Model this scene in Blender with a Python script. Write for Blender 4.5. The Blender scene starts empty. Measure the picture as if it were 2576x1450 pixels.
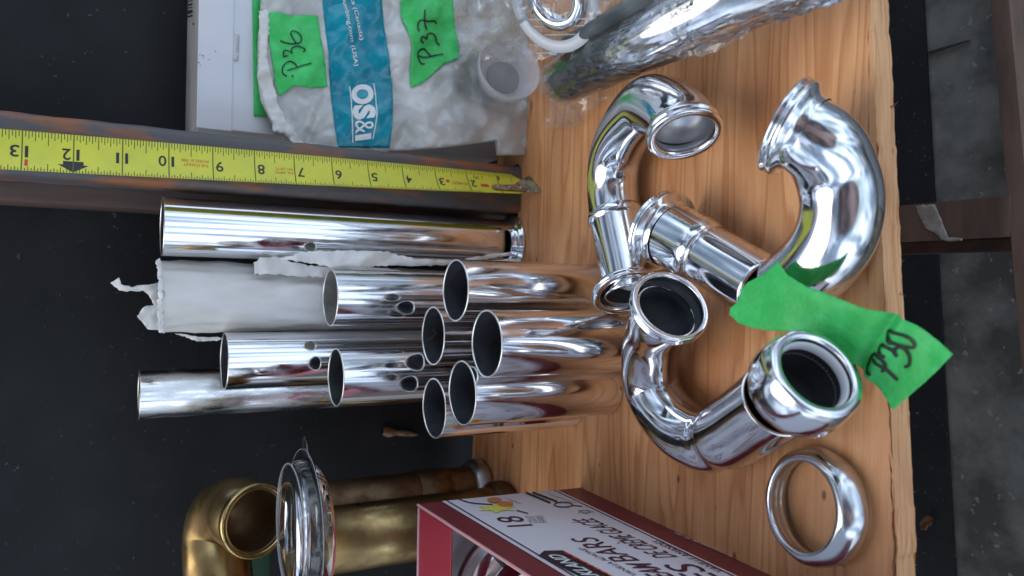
import bpy, bmesh, math, random
from mathutils import Vector, Matrix, noise
from mathutils.geometry import delaunay_2d_cdt
random.seed(7)
S = bpy.context.scene
COL = S.collection
R = math.radians
# ------------------------------------------------------------------ camera
F_PX, PITCH, ROLL, CAM = 1900.0, R(28.5), R(1.1), Vector((0, 0, .289))
Fv = Vector((0, math.cos(PITCH), -math.sin(PITCH)))
R0 = Vector((0, -math.sin(PITCH), -math.cos(PITCH))); U0 = Vector((1, 0, 0))
Rv = R0*math.cos(ROLL) + U0*math.sin(ROLL)
Uv = U0*math.cos(ROLL) - R0*math.sin(ROLL)
cd = bpy.data.cameras.new('camera'); cam = bpy.data.objects.new('camera', cd); COL.objects.link(cam)
cd.sensor_width = 36; cd.lens = 36*F_PX/2576; cd.clip_start = .01; cd.clip_end = 100
cam.matrix_world = Matrix(((Rv.x, Uv.x, -Fv.x, CAM.x), (Rv.y, Uv.y, -Fv.y, CAM.y), (Rv.z, Uv.z, -Fv.z, CAM.z), (0, 0, 0, 1)))
cd.dof.use_dof = True; cd.dof.focus_distance = .43; cd.dof.aperture_fstop = 11
S.camera = cam
# ------------------------------------------------------------------ world and sun
SUN_EL, SUN_AZ = R(58), R(205)
w = bpy.data.worlds.new('World'); S.world = w; w.use_nodes = True
nt = w.node_tree; nt.nodes.clear(); L = nt.links.new
def N(t, **k):
    n = nt.nodes.new(t)
    for a, b in k.items(): setattr(n, a, b)
    return n
sky = N('ShaderNodeTexSky', sky_type='NISHITA'); sky.sun_disc = False; sky.sun_elevation = SUN_EL; sky.sun_rotation = R(180)-SUN_AZ+R(180)
tc = N('ShaderNodeTexCoord'); sep = N('ShaderNodeSeparateXYZ'); L(tc.outputs['Generated'], sep.inputs[0])
mp = N('ShaderNodeMapping'); mp.inputs['Scale'].default_value = (3.4, 3.4, .9); L(tc.outputs['Generated'], mp.inputs[0])
n1 = N('ShaderNodeTexNoise'); n1.inputs['Scale'].default_value = 1.15; n1.inputs['Detail'].default_value = 2.5; n1.inputs['Roughness'].default_value = .5; L(mp.outputs[0], n1.inputs[0])
r1 = N('ShaderNodeValToRGB'); L(n1.outputs[0], r1.inputs[0])
r1.color_ramp.elements[0].position = .36; r1.color_ramp.elements[0].color = (.17, .18, .21, 1)
r1.color_ramp.elements[1].position = .60; r1.color_ramp.elements[1].color = (.84, .84, .84, 1)
e = r1.color_ramp.elements.new(.455); e.color = (.26, .31, .32, 1)
# yard seen from inside the shed: bright ground and cloud light, darker far band of trees
rz = N('ShaderNodeValToRGB'); mz = N('ShaderNodeMapRange'); mz.inputs['From Min'].default_value = -1; L(sep.outputs[2], mz.inputs[0]); L(mz.outputs[0], rz.inputs[0])
for p, c in ((0., (1.2, 1.0, .85, 1)), (.25, (6.0, 6.2, 7.0, 1)), (.45, (9.5, 10.6, 13, 1)), (.53, (6.5, 7.6, 8.4, 1)), (.62, (9, 10.4, 13, 1)), (1, (7.5, 9.2, 12, 1))):
    e = rz.color_ramp.elements.new(p) if p not in (0., 1) else rz.color_ramp.elements[0 if p == 0. else 1]
    e.color = c
add = N('ShaderNodeMix', data_type='RGBA', blend_type='MIX'); add.inputs[0].default_value = .72
L(sky.outputs[0], add.inputs[6]); L(rz.outputs[0], add.inputs[7])
mul = N('ShaderNodeMix', data_type='RGBA', blend_type='MULTIPLY'); mul.inputs[0].default_value = 1
L(add.outputs[2], mul.inputs[6]); L(r1.outputs[0], mul.inputs[7])
# dark warm patch painted into the sky where the unseen photographer would block it
dt = N('ShaderNodeVectorMath', operation='DOT_PRODUCT'); L(tc.outputs['Generated'], dt.inputs[0]); dt.inputs[1].default_value = (.05, -.84, .54)
nd = N('ShaderNodeMath', operation='MULTIPLY_ADD'); L(n1.outputs[0], nd.inputs[0]); nd.inputs[1].default_value = .22; L(dt.outputs['Value'], nd.inputs[2])
rd = N('ShaderNodeValToRGB'); L(nd.outputs[0], rd.inputs[0]); rd.color_ramp.elements[0].position = .965; rd.color_ramp.elements[0].color = (1, 1, 1, 1)
rd.color_ramp.elements[1].position = 1.0; rd.color_ramp.elements[1].color = (.20, .135, .115, 1)
mul2 = N('ShaderNodeMix', data_type='RGBA', blend_type='MULTIPLY'); mul2.inputs[0].default_value = 1
L(mul.outputs[2], mul2.inputs[6]); L(rd.outputs[0], mul2.inputs[7])
# the shed interior behind and beside the bench is dim, the open side and sky are bright
dq = N('ShaderNodeVectorMath', operation='DOT_PRODUCT'); L(tc.outputs['Generated'], dq.inputs[0]); dq.inputs[1].default_value = (.12, -.62, .78)
rq = N('ShaderNodeValToRGB'); mq = N('ShaderNodeMapRange'); mq.inputs['From Min'].default_value = -.35; mq.inputs['From Max'].default_value = .35; L(dq.outputs['Value'], mq.inputs[0]); L(mq.outputs[0], rq.inputs[0])
rq.color_ramp.elements[0].color = (.16, .14, .12, 1); rq.color_ramp.elements[1].color = (1, 1, 1, 1)
mul3 = N('ShaderNodeMix', data_type='RGBA', blend_type='MULTIPLY'); mul3.inputs[0].default_value = 1
L(mul2.outputs[2], mul3.inputs[6]); L(rq.outputs[0], mul3.inputs[7])
bg = N('ShaderNodeBackground'); bg.inputs[1].default_value = .15; L(mul3.outputs[2], bg.inputs[0])
wo = N('ShaderNodeOutputWorld'); L(bg.outputs[0], wo.inputs[0])
sd = bpy.data.lights.new('sun', 'SUN'); sd.energy = .65; sd.angle = R(48); sd.color = (1, .95, .88)
sun = bpy.data.objects.new('sun', sd); COL.objects.link(sun)
# the light comes from the open back-left of the shed, high
sdir = Vector((-.30, .12, .95)); sun.rotation_euler = sdir.to_track_quat('Z', 'Y').to_euler()
sky.sun_elevation = math.asin(sdir.normalized().z); sky.sun_rotation = math.atan2(sdir.x, sdir.y)
S.view_settings.view_transform = 'Standard'; S.view_settings.look = 'None'; S.view_settings.exposure = 1.14; S.view_settings.gamma = 1
S.view_settings.use_curve_mapping = False
# ------------------------------------------------------------------ projection helpers (all coordinates on a 2576x1450 copy of the photo)
def ray(x, y): return Fv + Rv*((x-1288)/F_PX) + Uv*((725-y)/F_PX)
def atd(x, y, d): return CAM + ray(x, y)*d
def atz(x, y, z): v = ray(x, y); return CAM + v*((z-CAM.z)/v.z)
def aty(x, y, Y): v = ray(x, y); return CAM + v*(Y/v.y)
def depth(p): return (p-CAM).dot(Fv)
def axis_of(x, y, dx, dy, toward):
    """axis whose image direction is (dx,dy) and whose share towards the viewer is `toward`"""
    v = ray(x, y).normalized(); t = (Rv*dx - Uv*dy); t = (t - v*t.dot(v)).normalized()
    return (t*math.sqrt(1-toward*toward) - v*toward).normalized()
class Plane:
    def __init__(s, p0, n): s.p0 = Vector(p0); s.n = Vector(n).normalized(); s.n = s.n if s.n.dot(CAM-s.p0) > 0 else -s.n
    def __call__(s, x, y, off=0):
        v = ray(x, y); return CAM + v*((s.p0-CAM).dot(s.n)/v.dot(s.n)) + s.n*off
def plane3(a, b, c): return Plane(a, (b-a).cross(c-a))
# ------------------------------------------------------------------ materials
MATS = {}
def mat(name, col, rough=.5, metal=0, **k):
    m = bpy.data.materials.new(name); m.use_nodes = True; t = m.node_tree; b = t.nodes['Principled BSDF']
    b.inputs['Base Color'].default_value = (*col, 1); b.inputs['Roughness'].default_value = rough; b.inputs['Metallic'].default_value = metal
    for a, v in k.items():
        if a in ('col2', 'nscale', 'stretch', 'bump', 'bscale', 'rvar', 'detail', 'lo', 'hi', 'bdist', 'alphamix', 'specks', 'ridged', 'alphavar'): continue
        b.inputs[a.replace('_', ' ')].default_value = v
    tc = t.nodes.new('ShaderNodeTexCoord'); mp = t.nodes.new('ShaderNodeMapping'); t.links.new(tc.outputs['Object'], mp.inputs[0])
    mp.inputs['Scale'].default_value = k.get('stretch', (1, 1, 1))
    if 'col2' in k or 'rvar' in k:
        n = t.nodes.new('ShaderNodeTexNoise'); n.inputs['Scale'].default_value = k.get('nscale', 60); n.inputs['Detail'].default_value = k.get('detail', 5); n.inputs['Roughness'].default_value = .6
        t.links.new(mp.outputs[0], n.inputs[0])
    if 'col2' in k:
        r = t.nodes.new('ShaderNodeValToRGB'); r.color_ramp.elements[0].position = k.get('lo', .4); r.color_ramp.elements[1].position = k.get('hi', .65)
        r.color_ramp.elements[0].color = (*col, 1); r.color_ramp.elements[1].color = (*k['col2'], 1)
        t.links.new(n.outputs[0], r.inputs[0]); t.links.new(r.outputs[0], b.inputs['Base Color'])
        if 'specks' in k:
            v = t.nodes.new('ShaderNodeTexNoise'); v.inputs['Scale'].default_value = k['specks'][0]; v.inputs['Detail'].default_value = 2; t.links.new(tc.outputs['Object'], v.inputs[0])
            vr = t.nodes.new('ShaderNodeValToRGB'); vr.color_ramp.elements[0].position = k['specks'][1]; vr.color_ramp.elements[1].position = k['specks'][1]+.03; t.links.new(v.outputs[0], vr.inputs[0])
            mx = t.nodes.new('ShaderNodeMix'); mx.data_type = 'RGBA'; t.links.new(vr.outputs[0], mx.inputs[0]); t.links.new(r.outputs[0], mx.inputs[6]); mx.inputs[7].default_value = (*k['specks'][2], 1)
            t.links.new(mx.outputs[2], b.inputs['Base Color'])
    if 'rvar' in k:
        q = t.nodes.new('ShaderNodeMapRange'); q.inputs['From Min'].default_value = .35; q.inputs['From Max'].default_value = .7
        q.inputs['To Min'].default_value = rough; q.inputs['To Max'].default_value = rough+k['rvar']; t.links.new(n.outputs[0], q.inputs[0]); t.links.new(q.outputs[0], b.inputs['Roughness'])
    if 'bump' in k:
        n2 = t.nodes.new('ShaderNodeTexNoise'); n2.inputs['Scale'].default_value = k.get('bscale', 200); n2.inputs['Detail'].default_value = 4; n2.noise_type = 'RIDGED_MULTIFRACTAL' if k.get('ridged') else 'FBM'; t.links.new(mp.outputs[0], n2.inputs[0])
        bp = t.nodes.new('ShaderNodeBump'); bp.inputs['Strength'].default_value = k['bump']; bp.inputs['Distance'].default_value = k.get('bdist', .001)
        t.links.new(n2.outputs[0], bp.inputs['Height']); t.links.new(bp.outputs[0], b.inputs['Normal'])
    if 'alphavar' in k:
        an = t.nodes.new('ShaderNodeTexNoise'); an.inputs['Scale'].default_value = 22; an.inputs['Detail'].default_value = 3; t.links.new(tc.outputs['Object'], an.inputs[0])
        am = t.nodes.new('ShaderNodeMapRange'); am.inputs['From Min'].default_value = .38; am.inputs['From Max'].default_value = .62; am.inputs['To Min'].default_value = k['alphavar'][0]; am.inputs['To Max'].default_value = k['alphavar'][1]
        t.links.new(an.outputs[0], am.inputs[0]); t.links.new(am.outputs[0], b.inputs['Alpha'])
    if 'alphamix' in k: b.inputs['Alpha'].default_value = k['alphamix']
    MATS[name] = m; return m
chrome = mat('chrome', (.80, .81, .84), .05, 1, rvar=.15, nscale=75, bump=.03, bscale=28, bdist=.001)
chrome_dull = mat('dull_chrome', (.62, .64, .67), .13, 1, rvar=.15, nscale=80, bump=.08, bscale=60)
chrome_scuffed = mat('chrome_scuffed', (.74, .75, .77), .05, 1, rvar=.5, nscale=90, stretch=(1, 1, .35), bump=.05, bscale=60)
inner_metal = mat('tube_inside', (.035, .04, .05), .6, .2, col2=(.06, .063, .07), nscale=110)  # dark colour puts the shade inside the tubes into the metal
bore = mat('shaded_bore', (.012, .012, .014), .7)  # near-black colour paints the shade in the slip nut's mouth
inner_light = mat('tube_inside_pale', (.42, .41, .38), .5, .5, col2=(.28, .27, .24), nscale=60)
raw_edge = mat('cut_edge', (.85, .83, .78), .3, 1)
satin = mat('satin_metal', (.55, .55, .57), .32, 1, rvar=.15, nscale=120)
brass = mat('old_brass', (.40, .28, .12), .24, 1, col2=(.20, .13, .06), nscale=38, rvar=.3, bump=.1, bscale=90)
brass_dull = mat('dull_brass', (.30, .20, .11), .42, 1, col2=(.16, .10, .06), nscale=45, rvar=.2)
brass_rim = mat('bright_brass', (.62, .46, .2), .25, 1, col2=(.4, .28, .12), nscale=200)
grey_edge = mat('lead_grey', (.22, .21, .2), .45, .8)
black_wall_m = mat('black_sheet', (.0045, .0048, .0055), .8, 0, col2=(.012, .012, .0128), nscale=14, specks=(230, .72, (.07, .07, .075)), bump=.3, bscale=400)
black_mat_m = mat('black_mat', (.006, .007, .009), .8, 0, col2=(.011, .012, .014), nscale=40, specks=(330, .70, (.09, .1, .1)), bump=.4, bscale=500)
concrete = mat('concrete', (.075, .074, .062), .85, 0, col2=(.21, .205, .175), nscale=22, specks=(120, .66, (.25, .24, .22)), bump=.35, bscale=160)
post_m = mat('rusty_paint', (.10, .095, .10), .5, .0, col2=(.30, .11, .04), nscale=60, stretch=(1, 1, .3), lo=.50, hi=.64, bump=.8, bscale=130, bdist=.0016)
beam_m = mat('dark_timber', (.085, .055, .042), .7, 0, col2=(.19, .12, .085), nscale=30, stretch=(.2, 1, 1), bump=.4, bscale=90)
stud_m = mat('brown_timber', (.045, .03, .024), .7, 0, col2=(.14, .075, .055), nscale=22, stretch=(1, 1, .12))
paint_m = mat('peeling_paint', (.42, .43, .38), .6, 0, col2=(.25, .22, .17), nscale=60)
white_card = mat('white_card', (.70, .71, .73), .55, 0, col2=(.64, .65, .68), nscale=12)
grey_card = mat('grey_card', (.38, .36, .34), .7, 0, col2=(.30, .29, .27), nscale=25)
paper_m = mat('wrapping_paper', (.82, .81, .79), .65, 0, col2=(.66, .63, .57), nscale=22, stretch=(1, 1, .4), bump=.5, bscale=16, bdist=.0016, ridged=1)
back_film_m = mat('grey_green_film', (.38, .42, .38), .4, 0, col2=(.55, .56, .52), nscale=30)
film_m = mat('milky_film', (.62, .64, .61), .18, 0, Coat_Weight=1., Coat_Roughness=.03, ridged=1, alphavar=(.45, .93), col2=(.70, .70, .69), nscale=18, bump=1., bscale=40, bdist=.004)
teal_m = mat('teal_print', (.0, .205, .30), .2, 0, col2=(.0, .29, .38), nscale=60, bump=.35, bscale=60, bdist=.0025)
green_m = mat('green_tape', (.03, .47, .095), .5, 0, col2=(.06, .60, .16), nscale=70, bump=.6, bscale=420, bdist=.0006)
ink = mat('black_ink', (.006, .01, .008), .5)
print_black = mat('black_print', (.02, .02, .02), .5)
red_ink = mat('red_print', (.62, .05, .02), .5)
white_print = mat('white_print', (.72, .76, .76), .4)
yellow_m = mat('yellow_blade', (.70, .68, .05), .35, 0, col2=(.60, .60, .06), nscale=40)
tick_m = mat('tick_print', (.10, .11, .01), .5)
hook_m = mat('hook_steel', (.66, .60, .54), .35, .9, col2=(.25, .19, .14), nscale=200)
maroon = mat('maroon_card', (.155, .018, .028), .38, 0, col2=(.19, .024, .035), nscale=40, bump=.1, bscale=150)
redcard = mat('red_card', (.33, .022, .045), .45)
panel_m = mat('panel_print', (.68, .67, .72), .4)
maroon_ink = mat('maroon_print', (.07, .006, .022), .5)
navy = mat('navy_print', (.008, .01, .03), .4)
worn = mat('worn_fold', (.55, .28, .29), .8)
yflower = mat('yellow_print', (.72, .66, .12), .5)
orange_p = mat('orange_print', (.62, .2, .06), .5)
grey_ink = mat('grey_print', (.25, .25, .26), .5)
washer_m = mat('white_washer', (.62, .64, .67), .35, 0, Subsurface_Weight=0.0)
frost_m = mat('frosted_plastic', (.55, .57, .6), .16, 0, alphamix=.4, col2=(.75, .77, .82), nscale=14)
dark_tube_m = mat('dark_plastic', (.045, .055, .065), .3, 0, col2=(.12, .14, .15), nscale=30)
dgreen = mat('dark_green_card', (.004, .05, .018), .6)
leaf_m = mat('dry_leaf', (.14, .055, .02), .7)
debris_m = mat('pale_debris', (.35, .27, .17), .7, 0, col2=(.2, .07, .02), nscale=120)
def clear_mat(name, tint, glossw, white, bump, bscale):
    m = bpy.data.materials.new(name); m.use_nodes = True; t = m.node_tree; t.nodes.clear(); n = t.nodes.new
    tr = n('ShaderNodeBsdfTransparent'); tr.inputs[0].default_value = (*tint, 1)
    gl = n('ShaderNodeBsdfGlossy'); gl.inputs['Roughness'].default_value = .035
    df = n('ShaderNodeBsdfDiffuse'); df.inputs[0].default_value = (.6, .62, .65, 1)
    tcn = n('ShaderNodeTexCoord'); no = n('ShaderNodeTexNoise'); no.inputs['Scale'].default_value = bscale; no.inputs['Detail'].default_value = 3; no.inputs['Distortion'].default_value = .5; no.noise_type = 'RIDGED_MULTIFRACTAL'; t.links.new(tcn.outputs['Object'], no.inputs[0])
    bp = n('ShaderNodeBump'); bp.inputs['Strength'].default_value = bump; bp.inputs['Distance'].default_value = .003; t.links.new(no.outputs[0], bp.inputs['Height']); t.links.new(bp.outputs[0], gl.inputs['Normal'])
    fr = n('ShaderNodeFresnel'); fr.inputs[0].default_value = 1.5; t.links.new(bp.outputs[0], fr.inputs['Normal'])
    ad = n('ShaderNodeMath'); ad.operation = 'ADD'; ad.inputs[1].default_value = glossw; t.links.new(fr.outputs[0], ad.inputs[0])
    m1 = n('ShaderNodeMixShader'); m1.inputs[0].default_value = white; t.links.new(tr.outputs[0], m1.inputs[1]); t.links.new(df.outputs[0], m1.inputs[2])
    m2 = n('ShaderNodeMixShader'); t.links.new(ad.outputs[0], m2.inputs[0]); t.links.new(m1.outputs[0], m2.inputs[1]); t.links.new(gl.outputs[0], m2.inputs[2])
    o = n('ShaderNodeOutputMaterial'); t.links.new(m2.outputs[0], o.inputs[0]); return m
clear_crinkle = clear_mat('clear_crinkled_film', (.97, .975, .98), .06, .12, .8, 40)
clear_stiff = clear_mat('clear_stiff_plastic', (.94, .95, .96), .03, .02, .12, 20)
def wood_mat(name, scale_mul=1., edge=False):
    m = bpy.data.materials.new(name); m.use_nodes = True; t = m.node_tree; b = t.nodes['Principled BSDF']; n = t.nodes.new; K = t.links.new
    tcn = n('ShaderNodeTexCoord'); mp = n('ShaderNodeMapping'); K(tcn.outputs['Object'], mp.inputs[0]); mp.inputs['Scale'].default_value = (.42, 5.2, 5.2) if not edge else (1, 3, 24)
    mp.inputs['Rotation'].default_value = (0, 0, R(3))
    dn = n('ShaderNodeTexNoise'); dn.inputs['Scale'].default_value = 5; dn.inputs['Detail'].default_value = 2; K(mp.outputs[0], dn.inputs[0])
    rings = n('ShaderNodeMath'); rings.operation = 'MULTIPLY'; rings.inputs[1].default_value = 13; K(dn.outputs[0], rings.inputs[0])
    sn = n('ShaderNodeMath'); sn.operation = 'FRACT'; K(rings.outputs[0], sn.inputs[0])
    fine = n('ShaderNodeTexNoise'); fine.inputs['Scale'].default_value = 60; fine.inputs['Detail'].default_value = 6; mp2 = n('ShaderNodeMapping'); mp2.inputs['Scale'].default_value = (.5, 12, 12); K(tcn.outputs['Object'], mp2.inputs[0]); K(mp2.outputs[0], fine.inputs[0])
    big = n('ShaderNodeTexNoise'); big.inputs['Scale'].default_value = 11; big.inputs['Detail'].default_value = 5; mpb = n('ShaderNodeMapping'); mpb.inputs['Scale'].default_value = (.7, 2.2, 2); K(tcn.outputs['Object'], mpb.inputs[0]); K(mpb.outputs[0], big.inputs[0])
    rr = n('ShaderNodeValToRGB'); K(sn.outputs[0], rr.inputs[0]); E = rr.color_ramp.elements
    E[0].position = 0; E[0].color = (.80, .435, .21, 1); E[1].position = 1; E[1].color = (.80, .435, .21, 1)
    for p, c in ((.55, (.76, .39, .18, 1)), (.86, (.60, .27, .11, 1)), (.93, (.72, .36, .16, 1))):
        x = E.new(p); x.color = c
    m1 = n('ShaderNodeMix'); m1.data_type = 'RGBA'; m1.blend_type = 'MULTIPLY'; m1.inputs[0].default_value = .42; K(rr.outputs[0], m1.inputs[6])
    fr = n('ShaderNodeValToRGB'); fr.color_ramp.elements[0].position = .3; fr.color_ramp.elements[0].color = (.74, .68, .62, 1); fr.color_ramp.elements[1].position = .6; K(fine.outputs[0], fr.inputs[0]); K(fr.outputs[0], m1.inputs[7])
    m2 = n('ShaderNodeMix'); m2.data_type = 'RGBA'; m2.blend_type = 'MULTIPLY'; m2.inputs[0].default_value = .8; K(m1.outputs[2], m2.inputs[6])
    br = n('ShaderNodeValToRGB'); br.color_ramp.elements[0].position = .35; br.color_ramp.elements[0].color = (.55, .42, .33, 1); br.color_ramp.elements[1].position = .65; br.color_ramp.elements[1].color = (1.0, 1, 1, 1); K(big.outputs[0], br.inputs[0]); K(br.outputs[0], m2.inputs[7])
    # small dark pits along the grain
    vo = n('ShaderNodeTexVoronoi'); vo.inputs['Scale'].default_value = 62; mp3 = n('ShaderNodeMapping'); mp3.inputs['Scale'].default_value = (.55, 1, 1); K(tcn.outputs['Object'], mp3.inputs[0]); K(mp3.outputs[0], vo.inputs[0])
    vr = n('ShaderNodeValToRGB'); vr.color_ramp.elements[0].position = .05; vr.color_ramp.elements[0].color = (.2, .14, .1, 1); vr.color_ramp.elements[1].position = .10; K(vo.outputs['Distance'], vr.inputs[0])
    m3 = n('ShaderNodeMix'); m3.data_type = 'RGBA'; m3.blend_type = 'MULTIPLY'; m3.inputs[0].default_value = .8; K(m2.outputs[2], m3.inputs[6]); K(vr.outputs[0], m3.inputs[7])
    gm = n('ShaderNodeMix'); gm.data_type = 'RGBA'; gm.blend_type = 'MULTIPLY'; gm.inputs[0].default_value = 1; K(m3.outputs[2], gm.inputs[6]); gm.inputs[7].default_value = (1.0, 1.0, 1.0, 1) if not edge else (1.05, 1.15, 1.2, 1)
    K(gm.outputs[2], b.inputs['Base Color']); b.inputs['Roughness'].default_value = .42
    bp = n('ShaderNodeBump'); bp.inputs['Strength'].default_value = .25; bp.inputs['Distance'].default_value = .0008; K(fine.outputs[0], bp.inputs['Height']); K(bp.outputs[0], b.inputs['Normal'])
    return m
wood = wood_mat('plywood_face'); wood_edge = wood_mat('plywood_edge', edge=True)
# ------------------------------------------------------------------ mesh helpers
def link(name, me, m=None, parent=None, smooth=True, loc=None):
    o = bpy.data.objects.new(name, me); COL.objects.link(o)
    if m is not None:
        for q in (m if isinstance(m, (list, tuple)) else [m]): me.materials.append(q)
    if smooth: me.shade_smooth()
    if parent is not None: o.parent = parent
    return o
def obj(name, bm, m, parent=None, smooth=True):
    """one mesh object; vertices are given in world space"""
    me = bpy.data.meshes.new(name)
    if parent is not None:
        inv = Matrix.Translation(-parent.location); bm.transform(inv)
    bmesh.ops.recalc_face_normals(bm, faces=bm.faces[:]) if bm.faces and getattr(bm, 'closed', True) is True and False else None
    bm.to_mesh(me); bm.free(); return link(name, me, m, parent, smooth)
def thing(name, loc, label, cat, group=None):
    o = bpy.data.objects.new(name, None); COL.objects.link(o); o.location = loc; o.empty_display_size = .01
    return tag(o, label, cat, group)
def tag(o, label, cat, group=None):
    o['label'] = label; o['category'] = cat
    if group: o['group'] = group
    return o
def struct(o): o['kind'] = 'structure'; return o
def frame_of(a):
    a = a.normalized(); h = Vector((0, 0, 1)) if abs(a.z) < .9 else Vector((1, 0, 0)); u = a.cross(h).normalized(); return u, a.cross(u).normalized()
def lathe(bm, prof, origin, axis, seg=64, mod=None, mi=None, caps=False, wob=None):
    """prof: list of (radius, height) ; mod(angle)->radius factor ; mi: material index per ring"""
    u, v = frame_of(axis); axis = axis.normalized(); rings = []
    for k, (r, h) in enumerate(prof):
        ring = []
        for i in range(seg):
            a = 2*math.pi*i/seg; rr = r*(mod(a, k) if mod else 1)
            ring.append(bm.verts.new(origin + axis*h + u*math.cos(a)*rr + v*math.sin(a)*rr))
        rings.append(ring)
    for k in range(len(rings)-1):
        for i in range(seg):
            f = bm.faces.new((rings[k][i], rings[k][(i+1) % seg], rings[k+1][(i+1) % seg], rings[k+1][i])); f.smooth = True
            if mi: f.material_index = mi[k]
    if caps:
        bm.faces.new(rings[0]); bm.faces.new(rings[-1][::-1])
    return rings
def catmull(pts, n):
    out = []; P = [pts[0]+(pts[0]-pts[1])] + list(pts) + [pts[-1]+(pts[-1]-pts[-2])]
    for i in range(1, len(P)-2):
        for k in range(n):
            t = k/n; a, b, c, d = P[i-1], P[i], P[i+1], P[i+2]
            out.append(.5*((2*b)+(c-a)*t+(2*a-5*b+4*c-d)*t*t+(3*b-a-3*c+d)*t**3))
    out.append(P[-2]); return out
def sweep(bm, pts, rads, seg=40, n=10, wall=.0011, close=False, mi_in=1, hollow=True, twist=None, smoothn=2):
    V = [Vector((*p, r*10)) for p, r in zip(pts, rads)]
    P4 = catmull(V, n)
    for _ in range(smoothn): P4 = [P4[0]] + [(P4[i-1]+P4[i]*2+P4[i+1])/4 for i in range(1, len(P4)-1)] + [P4[-1]]
    P = [Vector(p[:3]) for p in P4]; Rr = [p[3]/10 for p in P4]
    T = [(P[min(i+1, len(P)-1)]-P[max(i-1, 0)]).normalized() for i in range(len(P))]
    u, v = frame_of(T[0]); rings = []
    frames = []
    for i in range(len(P)):
        if i:
            q = T[i-1].rotation_difference(T[i]); u = q @ u; v = T[i].cross(u).normalized(); u = v.cross(T[i]).normalized()
        frames.append((u.copy(), T[i].cross(u).normalized()))
    def ring(i, r):
        a_, b_ = frames[i]; return [bm.verts.new(P[i]+a_*math.cos(2*math.pi*k/seg)*r+b_*math.sin(2*math.pi*k/seg)*r) for k in range(seg)]
    outer = [ring(i, Rr[i]) for i in range(len(P))]
    def skin(rs, mi):
        for a in range(len(rs)-1):
            for k in range(seg):
                f = bm.faces.new((rs[a][k], rs[a+1][k], rs[a+1][(k+1) % seg], rs[a][(k+1) % seg])); f.material_index = mi; f.smooth = True
    skin(outer, 0)
    if hollow:
        inner = [ring(i, Rr[i]-wall) for i in range(len(P)-1, -1, -1)]
        skin(inner, mi_in)
        for A, B in ((outer[-1], inner[0]), (inner[-1], outer[0])):
            skin([A, B], 0)
    return P, T, Rr
def box_bm(bm, lo, hi, bev=0, seg=2):
    r = bmesh.ops.create_cube(bm, size=1); c = (Vector(lo)+Vector(hi))/2; s = Vector(hi)-Vector(lo)
    for v in r['verts']: v.co = Vector((v.co.x*s.x, v.co.y*s.y, v.co.z*s.z))+c
    if bev:
        es = list({e for v in r['verts'] for e in v.link_edges}); bmesh.ops.bevel(bm, geom=es, offset=bev, segments=seg, affect='EDGES', profile=.5)
def inside(p, poly):
    x, y = p; c = False; j = len(poly)-1
    for i in range(len(poly)):
        a, b = poly[i], poly[j]
        if (a[1] > y) != (b[1] > y) and x < (b[0]-a[0])*(y-a[1])/(b[1]-a[1])+a[0]: c = not c
        j = i
    return c
def sheet(name, poly, mapf, m, parent=None, step=9, amp=0., nsc=.02, thick=.0003, seed=0, off=0, jag=0, fn=None, ridge=0, smooth=True, facet=0):
    """a thin real sheet: outline + inner points triangulated, placed on its own plane, crumpled, given thickness"""
    rnd = random.Random(seed); B = []
    for i in range(len(poly)):
        a, b = Vector(poly[i]), Vector(poly[(i+1) % len(poly)]); k = max(1, int((b-a).length/step))
        for q in range(k):
            p = a+(b-a)*q/k
            if jag: p += Vector((rnd.uniform(-jag, jag), rnd.uniform(-jag, jag)))
            B.append(p)
    xs = [p.x for p in B]; ys = [p.y for p in B]; I = []
    y = min(ys)
    while y < max(ys):
        x = min(xs)
        while x < max(xs):
            p = (x+rnd.uniform(-.25, .25)*step, y+rnd.uniform(-.25, .25)*step)
            if inside(p, B) and min((abs(p[0]-b.x)+abs(p[1]-b.y)) for b in B) > step*.5: I.append(Vector(p))
            x += step
        y += step
    nb = len(B)
    vs, es, fs, *_ = delaunay_2d_cdt(B+I, [(i, (i+1) % nb) for i in range(nb)], [list(range(nb))], 1, 1e-4)
    bm = bmesh.new(); O = Vector((seed*7.3, seed*1.7, 0)); V = []
    for p in vs:
        q = Vector((p.x*nsc, p.y*nsc, 0))+O
        o = off + amp*noise.noise(q) + amp*.5*noise.noise(q*2.3)
        if ridge: o += ridge*(1-abs(noise.noise(q*1.3+Vector((3, 1, 5))))*4) + ridge*.6*(1-abs(noise.noise(q*2.9))*4)
        if facet: o += rnd.uniform(-facet, facet)
        if fn: o += fn(p.x, p.y)
        V.append(bm.verts.new(mapf(p.x, p.y, o)))
    F = []
    for f in fs:
        try: F.append(bm.faces.new([V[i] for i in f]))
        except ValueError: pass
    for f in F:
        f.normal_update()
        if f.normal.dot(CAM-f.calc_center_median()) < 0: f.normal_flip()
        f.smooth = smooth
    if thick:
        bm.normal_update()
        r = bmesh.ops.extrude_face_region(bm, geom=F[:]); vv = [g for g in r['geom'] if isinstance(g, bmesh.types.BMVert)]
        nr = {v: v.normal.copy() for v in vv}
        # extruded copy becomes the front; move it toward the viewer by the thickness
        for v in vv:
            d = (CAM-v.co).normalized(); v.co += d*thick
    return obj(name, bm, m, parent, smooth)
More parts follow.
